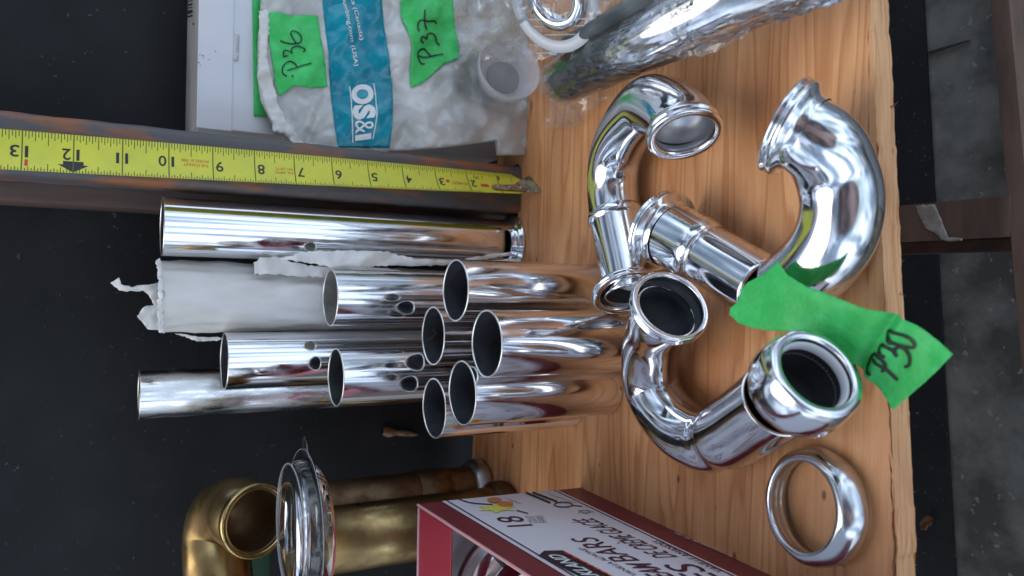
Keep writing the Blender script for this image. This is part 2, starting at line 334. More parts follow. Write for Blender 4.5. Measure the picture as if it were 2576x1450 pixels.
def text_2d(body, bold=0., font_shear=0., spacing=1.):
    c = bpy.data.curves.new('t', 'FONT'); c.body = body; c.offset = bold; c.shear = font_shear; c.space_character = spacing; c.resolution_u = 4
    o = bpy.data.objects.new('t', c); COL.objects.link(o); bpy.context.view_layer.update()
    me = bpy.data.meshes.new_from_object(o.evaluated_get(bpy.context.evaluated_depsgraph_get()))
    V = [(v.co.x, v.co.y) for v in me.vertices]; Fc = [list(p.vertices) for p in me.polygons]
    bpy.data.objects.remove(o); bpy.data.curves.remove(c); bpy.data.meshes.remove(me)
    return V, Fc
def text_bm(bm, body, place, bold=0., shear=0., spacing=1., cap=None, flip=False):
    """place(u,v) with u,v in 0..1 over the text's own width and cap height"""
    V, Fc = text_2d(body, bold, shear, spacing)
    if not V: return
    x0 = min(p[0] for p in V); x1 = max(p[0] for p in V); y1 = cap or max(p[1] for p in V)
    vs = [bm.verts.new(place((x-x0)/(x1-x0), y/y1)) for x, y in V]
    for f in Fc:
        try: bm.faces.new([vs[i] for i in f])
        except ValueError: pass
def text_px(bm, body, mapf, BL, BR, TL, off=.0002, **k):
    def pl(u, v): return mapf(BL[0]+(BR[0]-BL[0])*u+(TL[0]-BL[0])*v, BL[1]+(BR[1]-BL[1])*u+(TL[1]-BL[1])*v, off)
    text_bm(bm, body, pl, **k)
def text_plane(bm, body, mapf, BL, BR, TL, off=.0002, **k):
    """affine on the real surface: the three corners are found on it, the letters laid out in its own plane"""
    a, b, c = mapf(*BL, off), mapf(*BR, off), mapf(*TL, off)
    text_bm(bm, body, lambda u, v: a+(b-a)*u+(c-a)*v, **k)
def stroke(bm, pts, mapf, w, off=.0004, n=5):
    P = catmull([Vector((x, y)) for x, y in pts], n); row = []
    for i, p in enumerate(P):
        t = (P[min(i+1, len(P)-1)]-P[max(i-1, 0)]); t = t.normalized() if t.length else Vector((1, 0)); nn = Vector((-t.y, t.x))*w/2
        row.append((bm.verts.new(mapf(p.x+nn.x, p.y+nn.y, off)), bm.verts.new(mapf(p.x-nn.x, p.y-nn.y, off))))
    for i in range(len(row)-1): bm.faces.new((row[i][0], row[i+1][0], row[i+1][1], row[i][1]))
    for end, s in ((0, -1), (len(P)-1, 1)):
        t = (P[end]-P[end-s]).normalized() if s == 1 else (P[0]-P[1]).normalized(); c = P[end]
        arc = []
        a0 = math.atan2(t.y, t.x)
        for k in range(7):
            a = a0-math.pi/2+math.pi*k/6; arc.append(bm.verts.new(mapf(c.x+math.cos(a)*w/2, c.y+math.sin(a)*w/2, off)))
        bm.faces.new(arc)
# =================================================================== the setting
bm = bmesh.new(); box_bm(bm, (-.7, .02, -.33), (.8, .64, -.3)); struct(obj('floor', bm, concrete, smooth=False))
bm = bmesh.new()
e1, e2 = atz(2321, 0, -.296), atz(2402, 1450, -.296)
sl = (e2-e1)/(e2.x-e1.x); A = e1+sl*(.75-e1.x); B = e1+sl*(-.65-e1.x)
vs = [bm.verts.new(p) for p in (A, B, Vector((-.65, .638, -.296)), Vector((.75, .638, -.296)))]; f = bm.faces.new(vs); f.normal_update()
r = bmesh.ops.extrude_face_region(bm, geom=[f]); [setattr(g, 'co', g.co-Vector((0, 0, .003))) for g in r['geom'] if isinstance(g, bmesh.types.BMVert)]
tag(obj('floor_mat', bm, black_mat_m, smooth=False), 'black speckled mat lying on the concrete under the front of the plywood', 'mat')
bm = bmesh.new(); box_bm(bm, (-.75, .65, -.3), (.85, .665, .46)); tag(obj('back_wall', bm, black_wall_m, smooth=False), 'matt black back panel with a few white specks behind the chrome tubes', 'wall')
# brown stud on the wall
bm = bmesh.new(); box_bm(bm, (.0515, .602, -.29), (.10, .645, .60), .002); tag(obj('timber_stud', bm, stud_m), 'dim brown upright timber standing behind the rusty post', 'timber')
# lower frame
zf = -.15
fr = thing('timber_trestle', (0.03, .24, zf), 'dark brown timber frame with flaking white paint under the board edge', 'frame')
a, b = atz(2491, 0, zf), atz(2538, 0, zf)
a2, b2 = atz(2543, 600, zf), atz(2590, 560, zf)
def prism(pts, h):
    bm = bmesh.new(); f = bm.faces.new([bm.verts.new(p) for p in pts]); f.normal_update()
    if f.normal.z < 0: f.normal_flip()
    r = bmesh.ops.extrude_face_region(bm, geom=[f])
    for g in r['geom']:
        if isinstance(g, bmesh.types.BMVert): g.co.z -= h
    bmesh.ops.recalc_face_normals(bm, faces=bm.faces[:]); return bm
d1 = (a2-a)/(a2.x-a.x); d2 = (b2-b)/(b2.x-b.x)
obj('front_rail', prism([a+d1*(.45-a.x), b+d2*(.45-b.x), b+d2*(-.45-b.x), a+d1*(-.45-a.x)], .02), beam_m, fr, False)
cx0, cx1 = atz(2300, 515, zf).x, atz(2300, 607, zf).x
yb = atz(2536, 560, zf).y
obj('cross_rail', prism([Vector((cx0, yb-.001, zf+.001)), Vector((cx1, yb-.001, zf+.001)), Vector((cx1, .45, zf+.001)), Vector((cx0, .45, zf+.001))], .02), beam_m, fr, False)
q = atz(2300, 640, zf-.012)
obj('metal_strip', prism([Vector((cx1-.0005, yb, zf-.006)), Vector((q.x, yb, zf-.006)), Vector((q.x, .45, zf-.006)), Vector((cx1-.0005, .45, zf-.006))], .01), stud_m, fr, False)
fp = Plane((0, 0, zf+.0012), (0, 0, 1))
sheet('paint_flake', [(2303, 518), (2350, 515), (2365, 546), (2382, 590), (2392, 605), (2368, 605), (2350, 586), (2328, 574), (2316, 555), (2306, 538)], fp, paint_m, fr, 8, .0006, .1, .0004, 3, jag=2)
sheet('paint_flake', [(2362, 600), (2395, 598), (2425, 600), (2424, 606), (2385, 608)], fp, paint_m, fr, 8, .0006, .1, .0004, 4, jag=1, off=.001)
# added slab, its paler colour painting the lit floor at the right top
bm = bmesh.new(); p0 = atz(2545, 20, -.28); box_bm(bm, (p0.x-.16, .02, -.299), (.6, p0.y, -.28), .004)
lk = mat('lit_concrete', (.13, .15, .17), .8, 0, col2=(.22, .24, .25), nscale=30, bump=.4)
tag(obj('lit_floor_slab', bm, lk), 'pale blue grey slab standing in for the lit concrete floor beyond the timber rail', 'slab')
fl = Plane((0, 0, -.2995), (0, 0, 1))
sheet('twig', [(2332, 134), (2336, 130), (2400, 112), (2440, 100), (2444, 104), (2400, 118), (2345, 137)], fl, print_black, None, 8, 0, .1, .0015, 5, off=.001)
tag(bpy.data.objects['twig'], 'thin dark twig lying on the grey concrete floor', 'twig')
o = sheet('dry_leaf', [(2312, 1316), (2330, 1296), (2345, 1300), (2344, 1320), (2328, 1334), (2316, 1332)], Plane((0, 0, -.29), (0, 0, 1)), leaf_m, None, 5, .002, .2, .0004, 6, jag=2)
tag(o, 'small brown dry leaf fragment on the black mat', 'leaf')
# =================================================================== plywood board
bd = thing('plywood_board', (0, .4, 0), 'reddish brown plywood board with split front edge, carrying all the pipes', 'board')
TOP = [(2186, -80), (2205, 320), (2226, 749), (2237, 1100), (2257, 1440), (2262, 1530)]
poly = [atz(x, y, 0) for x, y in TOP]
front = [Vector((.26, poly[0].y+.002, 0))] + poly + [Vector((-.3, poly[-1].y-.003, 0))]
back = [Vector((-.3, .607, 0)), atz(1187, 1180, 0), Vector((-.05, .592, 0)), Vector((.03, .588, 0)), Vector((.0565, .587, 0)), Vector((.0565, .5245, 0)), Vector((.0985, .5245, 0)), Vector((.0985, .562, 0)), Vector((.13, .562, 0)), Vector((.26, .562, 0))]
pts = front+back
# ragged subdivision of the front edge
ff = []
for i in range(len(front)-1):
    for k in range(60):
        p = front[i].lerp(front[i+1], k/24); p.y += .0008*noise.noise(p*130)+.0006*noise.noise(p*600)+.0004*max(0, noise.noise(p*260)); ff.append(p)
ff.append(front[-1]); pts = ff+back
bm = bmesh.new(); top = [bm.verts.new(p) for p in pts]; bot = [bm.verts.new(p+Vector((0, -.0008 if i < len(ff) else 0, -.011))) for i, p in enumerate(pts)]
for i in range(len(pts)):
    j = (i+1) % len(pts); f = bm.faces.new((top[i], bot[i], bot[j], top[j])); f.material_index = 1
bmesh.ops.triangle_fill(bm, use_beauty=True, use_dissolve=False, edges=[bm.edges.get((top[i], top[(i+1) % len(top)])) for i in range(len(top))])
bmesh.ops.triangle_fill(bm, use_beauty=True, use_dissolve=False, edges=[bm.edges.get((bot[i], bot[(i+1) % len(bot)])) for i in range(len(bot))])
bmesh.ops.recalc_face_normals(bm, faces=bm.faces[:])
obj('board_panel', bm, [wood, wood_edge], bd, False)
bm = bmesh.new()
for (x, y) in ((2284, 1238), (2282, 1255), (2293, 1421), (2240, 270), (2263, 740)):
    p = aty(x, y, poly[3].y-.001)
    for k in range(3):
        d = Vector((random.uniform(-1, 1), random.uniform(-.8, -.1), random.uniform(-.6, .4))).normalized()*random.uniform(.002, .005); s = Vector((.00025, 0, .00025))
        bm.faces.new([bm.verts.new(v) for v in (p-s, p+s, p+d)])
obj('splinters', bm, debris_m, bd, False)
# =================================================================== rusty post and tape measure
bm = bmesh.new(); box_bm(bm, (.0595, .520, -.29), (.0965, .556, .60), .0045, 4)
bmesh.ops.subdivide_edges(bm, edges=[e for e in bm.edges if abs(e.verts[0].co.z-e.verts[1].co.z) > .5], cuts=150)
for v in bm.verts:
    v.co.x += .0005*noise.noise(v.co*60)+.0003*noise.noise(v.co*200); v.co.y += .0005*noise.noise(v.co*70+Vector((5, 0, 0)))
for zz in (0,): pass
tag(obj('rusty_post', bm, post_m), 'dark painted metal post with rust spots standing in the board notch', 'post')
tp = thing('tape_measure', (.083, .512, 0), 'yellow inch tape pulled up along the rusty post, hook on the board', 'tape measure')
tA, tB = aty(1268, 463, .515), aty(0, 376, .511)
def blade(s, u, off=0):
    """s height in m, u -1..1 across (towards the left)"""
    t = s/tB.z; c = tA.lerp(tB, t); c.z = s; hw = .0118
    th = R(48-38*min(1, max(0, t))**.8)
    cup = .0016*(1-u*u)
    d = Vector((-math.cos(th), -math.sin(th)*.9, 0)); nrm = Vector((math.sin(th)*-.9, -math.cos(th), 0)) * -1
    nrm = Vector((d.y, -d.x, 0)).normalized();
    if nrm.y > 0: nrm = -nrm
    return c + d*hw*u + Vector((0, .0, 0)) - nrm*cup + nrm*off + Vector((0, -.009*math.sin(th), 0))
bm = bmesh.new(); n = 120; rows = []
smax = .40
for i in range(n+1):
    s = .002+(smax-.002)*i/n; hwf = 1 if s > .012 else .55+.45*(s-.002)/.010
    rows.append([bm.verts.new(blade(s, u*hwf/6)) for u in range(-6, 7)])
for i in range(n):
    for k in range(12): bm.faces.new((rows[i][k], rows[i+1][k], rows[i+1][k+1], rows[i][k+1]))
r = bmesh.ops.extrude_face_region(bm, geom=bm.faces[:])
for g in r['geom']:
    if isinstance(g, bmesh.types.BMVert): g.co.y += .0002
obj('blade', bm, yellow_m, tp)
IN = .0254
def quad_s(bm, s0, s1, u0, u1, off=.00012):
    k = 4; 
    for i in range(k):
        a, b = u0+(u1-u0)*i/k, u0+(u1-u0)*(i+1)/k
        bm.faces.new([bm.verts.new(blade(*q, off)) for q in ((s0, a), (s1, a), (s1, b), (s0, b))])
bm = bmesh.new()
for i in range(6, 16*15+8):
    s = i*IN/16
    if s > smax-.002: break
    t = .00022
    if i % 16 == 0:
        if i: quad_s(bm, s-t*1.4, s+t*1.4, -1, 1)
    else:
        ln = {8: .52, 4: .36, 12: .36}.get(i % 16, .30 if i % 2 == 0 else .22)
        quad_s(bm, s-t, s+t, -1, -1+ln*1.25)
        ln2 = {8: .42, 4: .28, 12: .28}.get(i % 16, .22 if i % 2 == 0 else .15)
        if i > 26: quad_s(bm, s-t, s+t, 1-ln2, 1)
obj('tick_marks', bm, tick_m, tp, False)
bm = bmesh.new()
def blade_text(bm, body, s0, s1, u0, u1, **k): text_bm(bm, body, lambda a, b: blade(s0+(s1-s0)*a, u0+(u1-u0)*b, .00014), **k)
for kk in range(1, 16):
    s = kk*IN
    if kk == 1: blade_text(bm, '1', s-.0022, s-.0008, -.72, -.40)
    elif kk < 10: blade_text(bm, str(kk), s-.0062, s-.0018, -.18, .42, bold=.012)
    elif kk*IN < smax-.01:
        d = str(kk); [blade_text(bm, d[q_], *((s-.0030, s-.0014) if d[q_] == '1' and q_ == 0 else (s+.0018, s+.0034) if d[q_] == '1' else (s+.0014, s+.0058)), -.28, .30, bold=.0 if d[q_] == '1' else .012) for q_ in (0, 1)]
blade_text(bm, 'in', 1.62*IN, 1.78*IN, -.55, -.30)
# foot arrow
s = 12*IN
for sg in (-1, 1):
    bm.faces.new([bm.verts.new(blade(*q, .00013)) for q in ((s+sg*.0003, .55), (s+sg*.0003, .95), (s+sg*.0078, .55))])
    bm.faces.new([bm.verts.new(blade(*q, .00013)) for q in ((s+sg*.0003, .36), (s+sg*.0003, .55), (s+sg*.0052, .55), (s+sg*.0052, .36))])
obj('numerals', bm, print_black, tp, False)
bm = bmesh.new()
blade_text(bm, '1', 13*IN-.0030, 13*IN-.0014, .40, .74)
blade_text(bm, 'THE STANLEY', 9.1*IN, 9.68*IN, .02, .2); blade_text(bm, 'WORKS © 1988', 9.08*IN, 9.72*IN, -.22, -.05)
blade_text(bm, 'P.R. APP\'D', 7.05*IN, 7.5*IN, .14, .30); blade_text(bm, 'NO. 339 TC', 7.05*IN, 7.5*IN, -.10, .05)
blade_text(bm, 'STANLEY', 2.06*IN, 2.55*IN, .05, .28, bold=.01)
c = [blade(2.66*IN+.0015*math.cos(a*.5236), .02+.14*math.sin(a*.5236), .00013) for a in range(12)]; bm.faces.new([bm.verts.new(p) for p in c])
quad_s(bm, 1.36*IN, 1.62*IN, .08, .34)
obj('red_lettering', bm, red_ink, tp, False)
bm = bmesh.new(); pts_h = [(1.24, .0, .2), (1.24, .62, .2)]
# hook plate: tapered steel plate along the blade end with a lip over the board
def hp(s, u): return blade(max(s, .0021), u, .0006)+(Vector((0, 0, min(0, s-.0021))))
out = [(.031, .12), (.033, .25), (.033, .5), (.031, .62), (.012, .66), (.004, .80), (.0005, .9), (.0005, -.72), (.006, -.52), (.012, -.02)]
vs = [bm.verts.new(hp(s_, u_)) for s_, u_ in out]; f = bm.faces.new(vs); f.normal_update()
r = bmesh.ops.extrude_face_region(bm, geom=[f]); [setattr(g, 'co', g.co+Vector((0, -.0009, 0))) for g in r['geom'] if isinstance(g, bmesh.types.BMVert)]
lip = [blade(.0021, .95, .0003), blade(.0021, -.72, .0003)]
lv = [Vector((lip[0].x, lip[0].y-.001, .0022)), Vector((lip[1].x, lip[1].y-.001, .0022)), Vector((lip[1].x+.001, lip[1].y-.009, .0012)), Vector((lip[0].x, lip[0].y-.013, .0012))]
f = bm.faces.new([bm.verts.new(p) for p in lv]); r = bmesh.ops.extrude_face_region(bm, geom=[f]); [setattr(g, 'co', g.co+Vector((0, 0, -.0009))) for g in r['geom'] if isinstance(g, bmesh.types.BMVert)]
bmesh.ops.recalc_face_normals(bm, faces=bm.faces[:])
hk = obj('hook', bm, hook_m, tp, False)
for s_, u_ in ((.0275, .36), (.018, .38), (.0085, .40)):
    bm = bmesh.new(); p = hp(s_, u_)+Vector((0, -.0009, 0)); lathe(bm, [(.0016, 0), (.0014, .0006), (.0008, .0009), (.0001, .001)], p, Vector((0, -1, 0)), 16); o = obj('rivet', bm, hook_m, None); o.parent = hk; o.data.transform(Matrix.Translation(-tp.location))
# =================================================================== standing tubes
def cyl_tube(name, x, y, wpx, label, r=.01905, inner=inner_metal, outer=chrome, Y=None, flange=False, slot=False, tilt=0, group='cut chrome tubes standing on the board'):
    p = aty(x, y, Y) if Y else atd(x, y, 2*r*F_PX/wpx)
    h = p.z; c = Vector((p.x, p.y, 0)); t = thing(name, c, label, 'tube', group)
    bm = bmesh.new(); wl = .0009; seg = 96
    z0 = .0004
    nz = 40
    prof = [(r, z0+(h-z0)*k/nz) for k in range(nz+1)]
    if flange:
        prof = [(r+.0042, .0004), (r+.0046, .0012), (r+.0044, .0022), (r+.0026, .003), (r+.0026, .004), (r+.0016, .0046), (r, .0068)] + [(r, .0068+(h-.0068)*k/nz) for k in range(1, nz+1)]
    dent = lambda a, k: 1+.0022*noise.noise(Vector((math.cos(a)*1.1, math.sin(a)*1.1, k*.13+x)))
    lathe(bm, prof, c, Vector((0, 0, 1)), seg, mod=dent)
    o = obj('tube_wall', bm, outer, t)
    bm = bmesh.new()
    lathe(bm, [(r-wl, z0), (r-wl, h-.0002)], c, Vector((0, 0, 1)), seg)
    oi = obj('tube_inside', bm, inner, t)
    bm = bmesh.new(); lathe(bm, [(r-wl-.0001, h-.0003), (r-wl, h+.0002), (r, h+.0002), (r+.0001, h-.0003)], c, Vector((0, 0, 1)), seg)
    obj('rim', bm, raw_edge, t)
    if slot:
        cb = bmesh.new(); a0 = math.atan2(-c.y, -c.x)+R(-2)
        # stadium cutter, wide round the tube and low in height
        zc = slot; pts = []
        for k in range(24):
            a = 2*math.pi*k/24; pts.append((math.copysign(.0085, math.cos(a))+.0028*math.cos(a), .0028*math.sin(a)))
        d = Vector((math.cos(a0), math.sin(a0), 0)); s_ = Vector((-d.y, d.x, 0)); A_ = [cb.verts.new(d*.008+s_*q[0]+Vector((0, 0, zc+q[1]))) for q in pts]; B_ = [cb.verts.new(d*.03+s_*q[0]+Vector((0, 0, zc+q[1]))) for q in pts]
        cb.faces.new(A_[::-1]); cb.faces.new(B_)
        for k in range(24): cb.faces.new((A_[k], A_[(k+1) % 24], B_[(k+1) % 24], B_[k]))
        bmesh.ops.recalc_face_normals(cb, faces=cb.faces[:])
        cm = bpy.data.meshes.new('cut'); cb.to_mesh(cm); co = bpy.data.objects.new('cut', cm); COL.objects.link(co); co.location = c
        for ob in (o, oi):
            md = ob.modifiers.new('b', 'BOOLEAN'); md.operation = 'DIFFERENCE'; md.object = co; md.solver = 'FAST'
        bpy.context.view_layer.update(); dg = bpy.context.evaluated_depsgraph_get()
        for ob in (o, oi):
            nm = bpy.data.meshes.new_from_object(ob.evaluated_get(dg)); ob.modifiers.clear(); ob.data = nm
        bpy.data.objects.remove(co)
    return t
cyl_tube('chrome_tube', 408, 570, 149, 'tall flanged chrome tube with a slot near its foot, beside the rusty post', flange=True, slot=.013, group=None)
cyl_tube('chrome_tube', 1145.5, 730.7, 157, 'short chrome tube with dark mouth, nearest of the row to the post')
cyl_tube('chrome_tube', 1089, 845.3, 147, 'short chrome tube with an orange fleck inside, wedged in the middle')
cyl_tube('chrome_tube', 1223.9, 865.2, 171, 'shortest chrome tube, foremost of the bunch, against the bent pipe')
cyl_tube('chrome_tube', 1162.3, 989.5, 163.7, 'short chrome tube overlapping the outermost one near the maroon box')
cyl_tube('chrome_tube', 1091.6, 1027.5, 151, 'outermost short chrome tube on the maroon box side of the bunch')
cyl_tube('chrome_tube', 830.7, 749.5, 144.2, 'middle height chrome tube with pale inside, in front of the paper wrap', inner=inner_light)
cyl_tube('chrome_tube', 564.3, 909, 144.2, 'second tallest bare chrome tube, next to the wrapping paper')
cyl_tube('chrome_tube', 844.6, 950, 147.7, 'middle height chrome tube with black mouth, left of the paper and behind the shortest tube')
cyl_tube('chrome_tube', 350, 993, 125, 'tallest bare chrome tube, scuffed and greasy down its left side', Y=.566, outer=chrome_scuffed, r=.0162)
# orange fleck inside tube B
pB = atd(1089, 845.3, .0381*F_PX/147)
bm = bmesh.new(); 
Pp, *_ = sweep(bm, [pB+Vector(v) for v in ((-.004, .0155, -.004), (.001, .0155, -.009), (.003, .0155, -.006), (.0055, .0155, -.011))], [.0003]*4, 8, 4, hollow=False)
tag(obj('rust_fleck', bm, leaf_m), 'tiny orange thread stuck inside the mouth of a short chrome tube', 'debris')
# =================================================================== paper wrap
pw = thing('paper_wrapped_tube', (-.008, .548, 0), 'tube wrapped in crumpled off white paper with torn ends, behind the chrome bunch', 'wrapped tube')
c0 = Vector((-.0105, .5505, 0)); hK = aty(402, 742, .5505).z
bm = bmesh.new(); seg, nz = 90, 60; G = []
for k in range(nz+1):
    ring = []
    for i in range(seg):
        a = 2*math.pi*i/seg; z = hK*k/nz
        q = Vector((math.cos(a)*1.6, math.sin(a)*1.6, z*18)); rr = .0234+.0018*noise.noise(q)+.0010*(1-abs(noise.noise(q*1.7+Vector((4, 4, 4))))*3)+.0008*noise.noise(q*2.7)-.0006*abs(noise.noise(q*5))
        zz = z + (k/nz)**12*(.003*noise.noise(Vector((a*3, 1, 2)))+.0015*noise.noise(Vector((a*11, 1, 2))))
        ring.append(bm.verts.new(c0+Vector((math.cos(a)*rr, math.sin(a)*rr, zz))))
    G.append(ring)
for k in range(nz):
    for i in range(seg): bm.faces.new((G[k][i], G[k][(i+1) % seg], G[k+1][(i+1) % seg], G[k+1][i]))
obj('paper_sleeve', bm, paper_m, pw)
pl = Plane((0, .540, 0), (0, 1, .02))
sheet('torn_flap', [(278, 712), (300, 698), (306, 716), (330, 722), (372, 716), (395, 712), (404, 760), (404, 832), (372, 828), (345, 796), (362, 772), (388, 768), (374, 742), (360, 732), (320, 733), (300, 730)], pl, paper_m, pw, 7, .006, .025, .0003, 11, jag=1.5)
sheet('torn_flap', [(392, 655), (405, 650), (412, 680), (410, 760), (416, 838), (402, 836), (396, 780), (398, 700)], Plane((0, .528, 0), (0, 1, .02)), paper_m, pw, 6, .003, .05, .0003, 12, jag=3)
sheet('torn_flap', [(440, 838), (480, 845), (560, 850), (545, 858), (500, 860), (470, 850)], Plane((0, .531, 0), (0, 1, .02)), paper_m, pw, 6, .002, .05, .0003, 13, jag=2)
sheet('torn_flap', [(640, 660), (655, 648), (690, 645), (735, 660), (800, 672), (900, 668), (1000, 680), (1080, 694), (1110, 705), (1060, 716), (900, 700), (640, 690)], Plane((0, .5285, 0), (0, 1, .02)), paper_m, pw, 8, .003, .03, .0003, 14, jag=3)
o = sheet('paper_scrap', [(700, 652), (760, 634), (860, 630), (980, 634), (1040, 652), (1150, 655), (1260, 636), (1286, 634), (1290, 642), (1210, 655), (1306, 652), (1310, 660), (1100, 668), (840, 672)], Plane((0, .506, 0), (0, 1, .06)), paper_m, None, 8, .004, .02, .0003, 15, jag=2)
tag(o, 'torn strip of off white paper along the flanged tube', 'paper')
# =================================================================== white carton behind the bag
yf = .560
XL = aty(1248, 402, yf).x; zt = aty(497, 333, yf).z
wb = thing('white_carton', (XL+.12, yf+.05, 0), 'white cardboard carton with grey top, barcode and green tape, right of the post', 'carton')
bm = bmesh.new(); box_bm(bm, (XL, yf, .0005), (.42, .645, zt), .0008, 2); obj('carton_body', bm, white_card, wb, False)
wp = Plane((0, yf, 0), (0, -1, 0)); tpz = Plane((0, 0, zt), (0, 0, 1))
tl = tpz(455, -60); tr = tpz(470, 330)
bm = bmesh.new(); box_bm(bm, (XL+.0005, yf+.0015, zt), (.415, .643, zt+.0006), 0); obj('top_panel', bm, grey_card, wb, False)
bm = bmesh.new(); p = wp(582, 340); box_bm(bm, (XL-.0008, yf-.0012, p.z), (.418, yf-.0003, zt+.0008), .0003, 1); obj('closing_flap', bm, white_card, wb, False)
bm = bmesh.new()
top2 = Plane((0, 0, zt+.0008), (0, 0, 1))
for k, (y0, wdt) in enumerate(((0, 3), (8, 5), (17, 2.5), (24, 9), (37, 5), (-12, 6))):
    bm.faces.new([bm.verts.new(top2(*q)) for q in ((463, y0+6), (484, y0), (484, y0+wdt), (463, y0+wdt+5))])
c = [top2(486+2*math.cos(a*.63), 60+3*math.sin(a*.63)) for a in range(10)]; bm.faces.new([bm.verts.new(q) for q in c])
obj('barcode', bm, print_black, wb, False)
bm = bmesh.new()
wp2 = Plane((0, yf-.0014, 0), (0, -1, 0))
for x, y, s_ in ((503, 138, 1.5), (510, 140, 2), (512, 146, 1.5), (526, 150, 1.5), (542, 130, 1.6), (500, 158, 2), (504, 165, 1.5), (490, 106, 1)):
    bm.faces.new([bm.verts.new(wp2(x+s_*1.6*math.cos(a*1.05), y+s_*math.sin(a*1.05))) for a in range(6)])
obj('scuff_marks', bm, grey_ink, wb, False)
sheet('clear_tape_piece', [(581, 88), (603, 88), (600, 153), (582, 152)], Plane((0, yf-.0008, 0), (0, -1, 0)), mat('yellowed_tape', (.55, .56, .56), .3), wb, 10, 0, .1, .0001, 1)
o = sheet('green_tape', [(634, -60), (700, -60), (730, 100), (740, 280), (690, 292), (639, 294)], Plane((0, yf-.0012, 0), (0, -1, 0)), green_m, None, 12, .0004, .03, .0002, 21)
tag(o, 'green tape on the white carton, mostly under the bag', 'tape')
# =================================================================== printed plastic bag leaning on the carton
zb = aty(660, 100, .548).z
bagp = plane3(atz(1325, 360, .001), atz(1325, 100, .001), aty(660, 150, .549))
bg_ = thing('plastic_bag', bagp(1000, 200), 'milky plastic bag with a teal printed band, leaning on the white carton', 'bag')
def belly(x, y):
    u = (x-650)/680; v = min(1, max(0, (396-y)/396)); return .010*math.sin(math.pi*min(1, max(0, u)))*v**.5
OUT = [(656, -40), (655, 50), (649, 92), (647, 192), (656, 252), (682, 307), (720, 345), (778, 388), (841, 394), (971, 384), (1119, 370), (1248, 353), (1252, 389), (1325, 389), (1331, 316), (1330, 266), (1330, 100), (1330, -40)]
BA, BN, BRG = .0050, .011, .0006
def bagsurf(x, y, off=0):
    q = Vector((x*BN, y*BN, 0))+Vector((30*7.3, 30*1.7, 0)); o = BA*noise.noise(q)+BA*.5*noise.noise(q*2.3)
    o += BRG*(1-abs(noise.noise(q*1.3+Vector((3, 1, 5))))*4)+BRG*.6*(1-abs(noise.noise(q*2.9))*4)
    return bagp(x, y, o+belly(x, y)+off)
sheet('film', OUT, bagsurf, film_m, bg_, 8, 0, .02, .0006, 30, jag=1)
sheet('back_film', OUT, lambda x, y, o: bagp(x, y, -.003), back_film_m, bg_, 40, 0, .02, .0004, 31)
sheet('rolled_edge', [(652, 30), (672, 20), (678, 60), (672, 150), (690, 220), (700, 265), (730, 320), (776, 378), (772, 392), (740, 365), (712, 338), (684, 334), (686, 314), (668, 268), (650, 200), (652, 100)], lambda x, y, o: bagsurf(x, y, o+.0022), mat('frayed_film', (.66, .65, .62), .4, bump=.5), bg_, 7, .0015, .06, .0005, 32, jag=2)
TE = [(805, -40), (812, 40), (824, 150), (830, 240), (840, 320), (848, 372), (832, 380), (860, 374), (978, 376), (984, 300), (985, 220), (976, 180), (966, 100), (954, 0), (952, -40)]
sheet('teal_band', TE, lambda x, y, o: bagsurf(x, y, .0011), teal_m, bg_, 8, 0, .02, .0002, 33)
bs = lambda x, y, o=0: bagsurf(x, y, .0018)
gx = lambda x, y: (808+.27*x, .27*y)
bm = bmesh.new()
text_px(bm, 'O', bs, gx(288, 806), gx(292, 998), gx(474, 803), bold=.05); text_px(bm, 'S', bs, gx(298, 1004), gx(304, 1140), gx(490, 998), bold=.06); text_px(bm, '&', bs, gx(306, 1146), gx(312, 1262), gx(472, 1140), bold=.0)
bm.faces.new([bm.verts.new(bs(*gx(*q))) for q in ((308, 1278), (455, 1262), (457, 1312), (375, 1322), (310, 1330))])
for ln in (((258, 830), (272, 950), (288, 1340)), ((480, 805), (495, 930), (503, 1070), (490, 1200), (472, 1310))):
    stroke(bm, [gx(*q) for q in ln], bs, 2.6)
text_px(bm, 'osbplumbing.com (USA)', bs, gx(160, -110), gx(302, 655), gx(196, -116), bold=.01)
text_px(bm, 'osb.ca (Canada)', bs, gx(232, -110), gx(350, 415), gx(268, -116), bold=.01)
obj('white_lettering', bm, white_print, bg_, False)
def hand(name, strokes, conv, mapf, w, parent):
    bm = bmesh.new()
    for i, s_ in enumerate(strokes): stroke(bm, [conv(*q) for q in s_], mapf, w, .0004+.00003*i)
    return obj(name, bm, ink, parent, False)
o = sheet('green_tape', [(667, 34), (690, 32), (730, 44), (798, 48), (806, 110), (818, 180), (822, 228), (775, 230), (738, 224), (722, 234), (702, 246), (692, 210), (686, 160), (676, 100)], lambda x, y, o: bagsurf(x, y, .0020+o), green_m, None, 7, .0004, .05, .0002, 35, jag=1)
tag(o, 'green tape label reading P36 stuck on the bag left of the teal band', 'tape label')
c36 = lambda x, y: (656.6+.1219*x, 63.1+.1219*y)
hand('handwriting', [[(515, 1108), (455, 1060), (435, 980), (455, 890), (520, 825), (600, 805), (680, 840), (735, 905)], [(540, 990), (640, 960), (750, 930), (860, 900), (1015, 885)], [(635, 1110), (650, 1140)],
    [(535, 690), (465, 690), (460, 640), (470, 580), (540, 590), (620, 620)], [(635, 650), (622, 590), (650, 530), (740, 515), (830, 540), (900, 585), (870, 630)],
    [(405, 372), (480, 420), (600, 452), (720, 460), (800, 440), (830, 370), (790, 280), (700, 225), (630, 220), (610, 280), (660, 370), (720, 450)]], c36, lambda x, y, o=0: bagsurf(x, y, .0026+o), 3.4, o)
